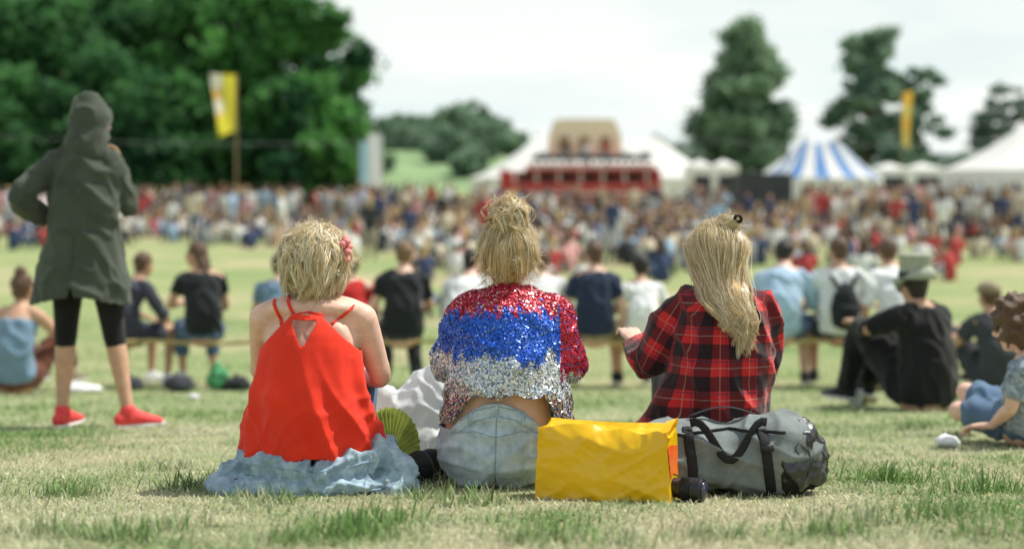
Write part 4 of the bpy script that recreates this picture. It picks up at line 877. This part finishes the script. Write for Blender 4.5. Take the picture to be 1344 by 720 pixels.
# ============================================================= TENTS & STAGE
def tent(name,pxs,d,Rx,eave,peak,label,stripes=False,depth=None,nseg=36):
    xs=[X(p,d) for p in pxs]; cx=sum(xs)/len(xs); z0=gz(d); rt=empty(name,(cx,d,z0),0,label,'tent'); xs=[x-cx for x in xs]; depth=depth or Rx
    mb=MB(); nt_=9
    ang=[2*math.pi*(i+.5)/nseg for i in range(nseg)]
    for a in ang:
        ca=math.cos(a); k_=max(-1,min(1,ca/.55)); px_=(xs[0]+xs[-1])/2+(xs[-1]-xs[0])/2*k_; dip=(1-abs(k_))*.12*(peak-eave) if len(xs)>1 else 0
        sc=1+.04*math.cos(a*8)
        for k in range(nt_+1):
            t=k/nt_; mb.v.append(V((px_+t*Rx*ca*sc,t*depth*math.sin(a)*sc,eave+(peak-eave)*(1-t)**1.35-dip*(1-t))))
    for i in range(nseg):
        j=(i+1)%nseg; mb.cat=i%2
        for k in range(nt_): mb.face((i*(nt_+1)+k,j*(nt_+1)+k,j*(nt_+1)+k+1,i*(nt_+1)+k+1))
    me=mb.mesh(); ro=obj('roof',me,[M['canvaswhite'],M['canvasblue']] if stripes else M['canvaswhite'],rt,smooth=False)
    if stripes: me.polygons.foreach_set('material_index',mb.c)
    wl=MB()
    for i in range(nseg):
        j=(i+1)%nseg; a=mb.v[i*(nt_+1)+nt_]; b=mb.v[j*(nt_+1)+nt_]; q=len(wl.v); wl.v+=[V((a.x*.99,a.y*.99,a.z-.02)),V((b.x*.99,b.y*.99,b.z-.02)),V((b.x*.99,b.y*.99,0)),V((a.x*.99,a.y*.99,0))]; wl.face((q,q+1,q+2,q+3))
    obj('wall',wl,M['canvaswhite'],rt,smooth=False)
    for x in xs: pb=MB(); pb.loft([(x,0,0),(x,0,peak+.5)],[.09,.06],n=8,sub=1); obj('pole',pb,M['wood'],rt)
    return rt
tent('marquee',(704,862),122,5.6,2.0,Z(180,122)-gz(122),'large white two peaked marquee behind the red stage',depth=7)
tent('striped_tent',(1056,1100),118,3.6,2.0,Z(183,118)-gz(118),'blue and white striped tent right of the oval tree',stripes=True,nseg=30)
tent('pole_tent',(1345,),95,5.4,2.6,Z(162,95)-gz(95),'white pointed tent cut by the right edge')
tent('small_tent',(1026,),128,2.4,2.1,Z(208,128)-gz(128),'small white tent at the left shoulder of the striped one')
def boxtent(name,px0,px1,py0,py1,d,label,m_,cat,roof=True,dep=4):
    x0,x1=X(px0,d),X(px1,d); z1=Z(py0,d); z0=gz(d); rt=empty(name,((x0+x1)/2,d,z0),0,label,cat); w_=x1-x0; h=z1-z0
    mb=MB(); mb.box((0,dep/2,h*.5*.93),(w_,dep,h*.93)); obj('body',mb,M[m_],rt,smooth=False)
    mb=MB(); n=max(2,int(w_/2.2))
    if roof:
        for i in range(n):
            xa=-w_/2+w_*i/n; xb=xa+w_/n; q=len(mb.v); mb.v+=[V((xa,-.15,h*.9)),V((xb,-.15,h*.9)),V((xb,dep,h*.9)),V((xa,dep,h*.9)),V(((xa+xb)/2,dep/2,h*1.08))]
            for a,b in ((0,1),(1,2),(2,3),(3,0)): mb.face((q+a,q+b,q+4))
    else: mb.box((0,dep/2,h*.965),(w_+.15,dep+.15,h*.06))
    obj('roof',mb,M['canvaswhite' if m_!='stagedark' else 'charcoal'],rt,smooth=False)
    for i in range(n): mb=MB(); mb.box((-w_/2+w_*(i+.5)/n,-.03,h*.42),(w_/n*.7,.05,h*.55)); obj('opening',mb,M['charcoal'],rt,smooth=False)
boxtent('market_stall',906,970,213,262,108,'white topped stall between stage and dark kiosk','canvaswhite','stall')
boxtent('kiosk',972,1040,227,285,84,'dark boxy kiosk standing in the crowd below the striped tent','stagedark','kiosk',roof=False,dep=3)
boxtent('long_marquee',1152,1240,217,250,120,'long low white marquee between striped and pointed tents','canvaswhite','tent')
ds_=100; zs=gz(ds_); st=empty('festival_stage',(X(762,ds_),ds_,zs),0,'red and cream double deck festival stage beyond the crowd','stage')
def sx(px): return X(px,ds_)-st.location.x
def sz(py): return Z(py,ds_)-zs
def sbox(nm,px0,px1,py0,py1,y0,y1,m_):
    mb=MB(); mb.box(((sx(px0)+sx(px1))/2,(y0+y1)/2,(sz(py0)+sz(py1))/2),(sx(px1)-sx(px0),y1-y0,sz(py0)-sz(py1))); return obj(nm,mb,M[m_],st,smooth=False)
sbox('platform',656,868,240,274,0,4,'stagered'); sbox('back_wall',664,860,224.2,239.9,1.0,4,'stagered'); sbox('deck',690,860,216,224,-.3,4,'stagered')
sbox('canopy_band',698,854,203.8,210.5,0,.2,'stagedark'); sbox('lower_band',660,864,252,255,-.12,-.02,'canvaswhite'); sbox('upper_stripe',690.5,859.5,218.5,220.5,-.36,-.31,'canvaswhite')
for i in range(7): sbox('pillar',674+i*29,677+i*29,224.2,239.8,.1,.3,'canvaswhite')
for i in range(6): sbox('window',680+i*29,698+i*29,228,237,.92,.99,'stagedark')
for i in range(15): sbox('baluster',700+i*10.4,702.6+i*10.4,210.7,215.8,0,.1,'stagedark')
sbox('side_wing',656,666,222,239.8,.4,3,'stagered'); sbox('side_wing',860.2,868,222,239.8,.4,3,'stagered')
for s in range(6): sbox('lamp_bar',704+s*27,722+s*27,199,203,.3,.5,'metal')
mb=MB(); x0,x1=sx(719),sx(820); zb,zt=sz(206),sz(154)
out=[(x0,zb),(x0+.1,zb+(zt-zb)*.55),(x0+.5,zt-.15),(x0+.9,zt),(x1-.9,zt),(x1-.5,zt-.15),(x1-.1,zb+(zt-zb)*.55),(x1,zb)]
for yy in (2.0,2.4):
    for x,z in out: mb.v.append(V((x,yy,z)))
nn=len(out); mb.face(list(range(nn))); mb.face(list(range(2*nn-1,nn-1,-1)))
for i in range(nn): j=(i+1)%nn; mb.face((i,j,nn+j,nn+i))
obj('backdrop',mb,M['stagecream'],st,smooth=False)
for cxp in (742,769,797):
    mb=MB(); c0=sx(cxp); z0_=zb+.05; hw=.42; zz=zb+1.15
    pts=[(c0-hw,z0_),(c0+hw,z0_)]+[(c0+hw*math.cos(a),zz+hw*math.sin(a)) for a in np.linspace(0,math.pi,9)]
    for x,z in pts: mb.v.append(V((x,1.97,z)))
    mb.face(list(range(len(pts)))); obj('arch',mb,M['wood'],st,smooth=False)
# ============================================================= CROWD
def crowd_template(pose,hairlong=False):
    mb=MB()
    if pose=='sit':
        mb.cat=0; mb.loft([(0,0,.05),(0,-.02,.3),(0,.02,.48),(0,.04,.57)],[(.16,.13),(.15,.11),(.18,.10),(.11,.07)],n=9,sub=1,cap=.4)
        for s in (-1,1): mb.cat=0; mb.loft([(s*.16,.03,.53),(s*.21,.06,.48),(s*.26,.16,.36)],[.055,.055,.05],n=6,sub=1,cap=.5); mb.cat=2; mb.loft([(s*.26,.16,.36),(s*.12,.36,.42)],[.04,.03],n=5,sub=1,cap=.3)
        for s in (-1,1): mb.cat=1; mb.loft([(s*.1,.02,.12),(s*.16,.40,.42),(s*.14,.58,.06)],[.1,.07,.05],n=5,sub=1,cap=.3)
        z=.56; y=.05
    else:
        mb.cat=1
        for s in (-1,1): mb.loft([(s*.09,0,.86),(s*.11,.02,.46),(s*.12,0,.02)],[.095,.065,.05],n=5,sub=1,cap=.3)
        mb.cat=0; mb.loft([(0,0,.82),(0,-.01,1.08),(0,0,1.30),(0,0,1.40)],[(.17,.12),(.145,.10),(.19,.10),(.11,.07)],n=9,sub=1,cap=.4)
        for s in (-1,1): mb.cat=0; mb.loft([(s*.17,0,1.35),(s*.22,.0,1.28),(s*.25,.02,1.10)],[.055,.055,.05],n=6,sub=1,cap=.5); mb.cat=2; mb.loft([(s*.25,.02,1.1),(s*.2,.2,.98)],[.04,.03],n=5,sub=1,cap=.3)
        z=1.38; y=.01
    mb.cat=2; mb.loft([(0,y,z),(0,y+.02,z+.12)],[.055,.05],n=5,sub=1,cap=.2); mb.ball((0,y+.04,z+.19),(.075,.09,.105),n=8,m=6)
    mb.cat=3; mb.ball((0,y+.015,z+.215),(.086,.09,.098),n=8,m=6)
    if hairlong: mb.loft([(0,y-.03,z+.2),(0,y-.07,z-.02)],[(.08,.05),(.06,.03)],n=6,sub=1)
    return mb
shirts=[('white',(.80,.80,.78),.24),('cream',(.68,.60,.46),.13),('black',(.035,.04,.045),.13),('navy',(.05,.07,.15),.10),('red',(.45,.06,.06),.07),('light blue',(.34,.48,.64),.09),('pink',(.65,.34,.34),.09),('grey',(.27,.28,.29),.09),('tan',(.45,.31,.2),.06)]
hairs=[(.04,.025,.018),(.14,.08,.045),(.45,.32,.15),(.08,.055,.04)]; trs=[(.07,.11,.2),(.04,.04,.045),(.38,.33,.25),(.48,.5,.52),(.55,.37,.28)]
skinc=[(.62,.40,.30),(.52,.32,.22)]
TM={(p,h):crowd_template(p,h) for p in('sit','stand') for h in(False,True)}
pts=[]
cell=.92; d=19.0
while d<99:
    x=-.38*d-1
    while x<.38*d+1:
        px=672+x/d*F; keep=.76
        if px<470: fr_=43+2*noise.noise(V((x*.2,0,1)))
        elif px<560: fr_=37
        elif px<1010: fr_=20
        elif px<1250: fr_=25
        else: fr_=34
        if d<fr_: keep=0
        elif d<30: keep=.20 if px<1010 else .12
        elif d<46: keep=.60 if px<1010 else .45
        if d>30 and d<fr_+3: keep*=.5
        n_=noise.noise(V((x*.13,d*.07,3)))
        if n_>.12: keep*=.45
        if n_<-.2: keep=min(1,keep*1.3)
        if px>1190 and 56<d<84: keep*=.12
        if 1060<px<1190 and 70<d<90: keep*=.4
        if 960<px<1052 and d>78: keep=0
        if 655<px<870 and d>84: keep=0
        if random.random()<keep: pts.append((x+random.uniform(-.6,.6),d+random.uniform(-.6,.6)))
        x+=cell
    d+=cell
pts.sort(key=lambda p:p[1])
mats={}
def cm(nm,c):
    if nm not in mats: mats[nm]=mat('crowd_'+nm.replace(' ','_'),c,.85,.1,5)
    return mats[nm]
vm={}
def pick():
    r=random.random(); a=0
    for s in shirts:
        a+=s[2]
        if r<a: return s
    return shirts[0]
bigV=[];bigF=[];bigC=[];off=0; TA={k:(np.array([tuple(v) for v in t.v]),t) for k,t in TM.items()}
TF={}
for k,(va,t) in TA.items():
    vc=np.zeros(len(va),int)
    for f_,c_ in zip(t.f,t.c):
        for q in f_: vc[q]=c_
    tr=[]
    for f_ in t.f:
        tr.append((f_[0],f_[1],f_[2])); 
        if len(f_)==4: tr.append((f_[0],f_[2],f_[3]))
    TF[k]=(np.array(tr),vc)
for i,(x,d) in enumerate(pts):
    s=pick(); px=672+x/d*F
    if px<500: ps=.14 if d<60 else (.4 if d<78 else .85)
    elif px<960: ps=0 if d<34 else (.05 if d<60 else .12)
    elif px<1052: ps=.06 if d<60 else 0
    else: ps=0 if d<34 else (.14 if d<48 else .5)
    pose='stand' if random.random()<ps else 'sit'; hlg=random.random()<.4
    yaw=random.gauss(0,.7) if (random.random()<.75 or d<40) else random.uniform(-3.1,3.1); sc=random.uniform(.86,1.15)
    if i<300:
        hi=(i*7)%4; key=(s[0],pose,hlg,hi)
        if key not in vm:
            t=TM[(pose,hlg)]; me=t.mesh('crowd_person')
            for mm in (cm(s[0],s[1]),cm('trousers%d'%hi,trs[hi]),cm('skin%d'%(hi%2),skinc[hi%2]),cm('hair%d'%hi,hairs[hi])): me.materials.append(mm)
            me.polygons.foreach_set('material_index',t.c); me.polygons.foreach_set('use_smooth',[True]*len(me.polygons)); vm[key]=me
        o=bpy.data.objects.new('person',vm[key]); COL.objects.link(o); o.location=(x,d,gz(d)-.01); o.rotation_euler=(0,0,yaw); o.scale=(sc,sc,sc*random.uniform(.94,1.06))
        ww_='sitting' if pose=='sit' else 'standing'
        tag(o,'small blurred person in a %s top %s in the crowd beyond the rail'%(s[0],ww_),'person','crowd beyond the rail, people in %s tops, %s'%(s[0],ww_))
    else:
        va,_=TA[(pose,hlg)]; fa_,vc=TF[(pose,hlg)]; c,sn=math.cos(yaw),math.sin(yaw)
        v=np.stack([(va[:,0]*c-va[:,1]*sn)*sc+x,(va[:,0]*sn+va[:,1]*c)*sc+d,va[:,2]*sc+gz(d)],1)
        jit=random.uniform(.75,1.15)
        pal=np.array([tuple(min(.9,q*jit) for q in s[1]),random.choice(trs),random.choice(skinc),random.choice(hairs)]); bigV.append(v); bigF.append(fa_+off); bigC.append(pal[vc]); off+=len(v)
tag(obj('distant_crowd',npmesh('distant_crowd',np.vstack(bigV),np.vstack(bigF),np.vstack(bigC)),M['crowd']),'dense blurred mass of people further back in the crowd','crowd',kind='stuff')
for i,(px,nm,lb) in enumerate(((746,'black','performer in black at the left of the upper stage'),(770,'white','performer in white in the middle of the upper stage'),(796,'red','performer in red at the right of the upper stage'))):
    t=TM[('stand',False)]; me=t.mesh('performer'); 
    for mm in (cm(nm,(.5,.1,.1)),cm('trousers1',trs[1]),cm('skin0',skinc[0]),cm('hair0',hairs[0])): me.materials.append(mm)
    me.polygons.foreach_set('material_index',t.c)
    o=bpy.data.objects.new('person',me); COL.objects.link(o); o.location=(X(px,ds_+.9),ds_+.9,Z(216,ds_)+.01); o.rotation_euler=(0,0,3.1+.2*i); tag(o,lb,'person')
# ============================================================= FLAGS, BANNER, CABLES
def flag(px_pole,pyt,pyb,side,wpx,pyf0,pyf1,d,label,colf):
    x=X(px_pole,d); rt=empty('flag',(x,d,gz(d)),0,label,'flag'); mb=MB(); mb.loft([(0,0,-.2),(0,0,Z(pyt,d)-gz(d))],[.045,.03],n=8,sub=1); obj('pole',mb,M['wood'],rt)
    W=wpx/F*d; z1=Z(pyf0,d)-gz(d); z0=Z(pyf1,d)-gz(d); nx,nz=10,18; v=[];c=[]
    for j in range(nz+1):
        for i in range(nx+1):
            u=i/nx; t=j/nz; v.append((side*(u*W*(1-.30*t)+.05),.16*math.sin(u*5+t*4)*u,z1+(z0-z1)*t+(.12*u*(z1-z0)*(1-2*t)*.5)-.1*u*W)); c.append(colf(u,t))
    f=np.array([(j*(nx+1)+i,j*(nx+1)+i+1,(j+1)*(nx+1)+i+1,(j+1)*(nx+1)+i) for j in range(nz) for i in range(nx)])
    obj('cloth',npmesh('cloth',np.array(v),f,np.array(c)),mat('flag_cloth',(1,1,1),.8,.1,5,attr=True,trans=.5),rt)
flag(310,98,0,-1,32,98,172,62,'tall yellow and white flag on a pole over the left crowd',lambda u,t:(.90,.80,.08) if u<.55 or t>.7 else ((.88,.85,.68) if (t*5)%2<1.2 else (.85,.55,.15)))
flag(1184,120,0,1,13,122,190,110,'orange and yellow flag on a pole in front of the gappy tree',lambda u,t:(.80,.48,.08) if (t*4)%2<1 else (.75,.58,.15))
bn_=empty('banner_sign',at(487,74),R(38),'tall pale blue and white banner left of the hill','banner')
for i,(a,b,cc) in enumerate(((-.72,-.26,'bannerblue'),(-.24,.66,'bannerwhite'))):
    z1=Z(176 if i else 186,74)-gz(74); nx,nz=8,10; v=[];f=[]
    for j in range(nz+1):
        for k in range(nx+1): u=k/nx; v.append((a+(b-a)*u,-.05+.03*math.sin(u*7+j*.4),.5+(z1-.5)*j/nz))
    for j in range(nz):
        for k in range(nx): f.append((j*(nx+1)+k,j*(nx+1)+k+1,(j+1)*(nx+1)+k+1,(j+1)*(nx+1)+k))
    me=bpy.data.meshes.new('panel'); me.from_pydata(v,[],f); obj('panel',me,M[cc],bn_)
for s in (-.74,.68): mb=MB(); mb.loft([(s,.0,-.2),(s,.0,3.9)],[.04,.04],n=6,sub=1); obj('post',mb,M['wood'],bn_)
for (pa,ya,pb,yb_,d,sag,lb) in ((-20,178,640,178,62,.35,'thin sagging cable strung high across the left crowd'),(860,180,1380,178,80,.5,'thin sagging cable strung across in front of the right hand trees')):
    mb=MB(); P=[]
    for i in range(25): t=i/24; P.append((X(pa,d)+(X(pb,d)-X(pa,d))*t,d,Z(ya,d)+(Z(yb_,d)-Z(ya,d))*t-sag*4*t*(1-t)))
    mb.loft(P,[.011]*25,side=(0,1,0),n=5,sub=1); o=tag(obj('cable',mb,M['metal']),lb,'cable')
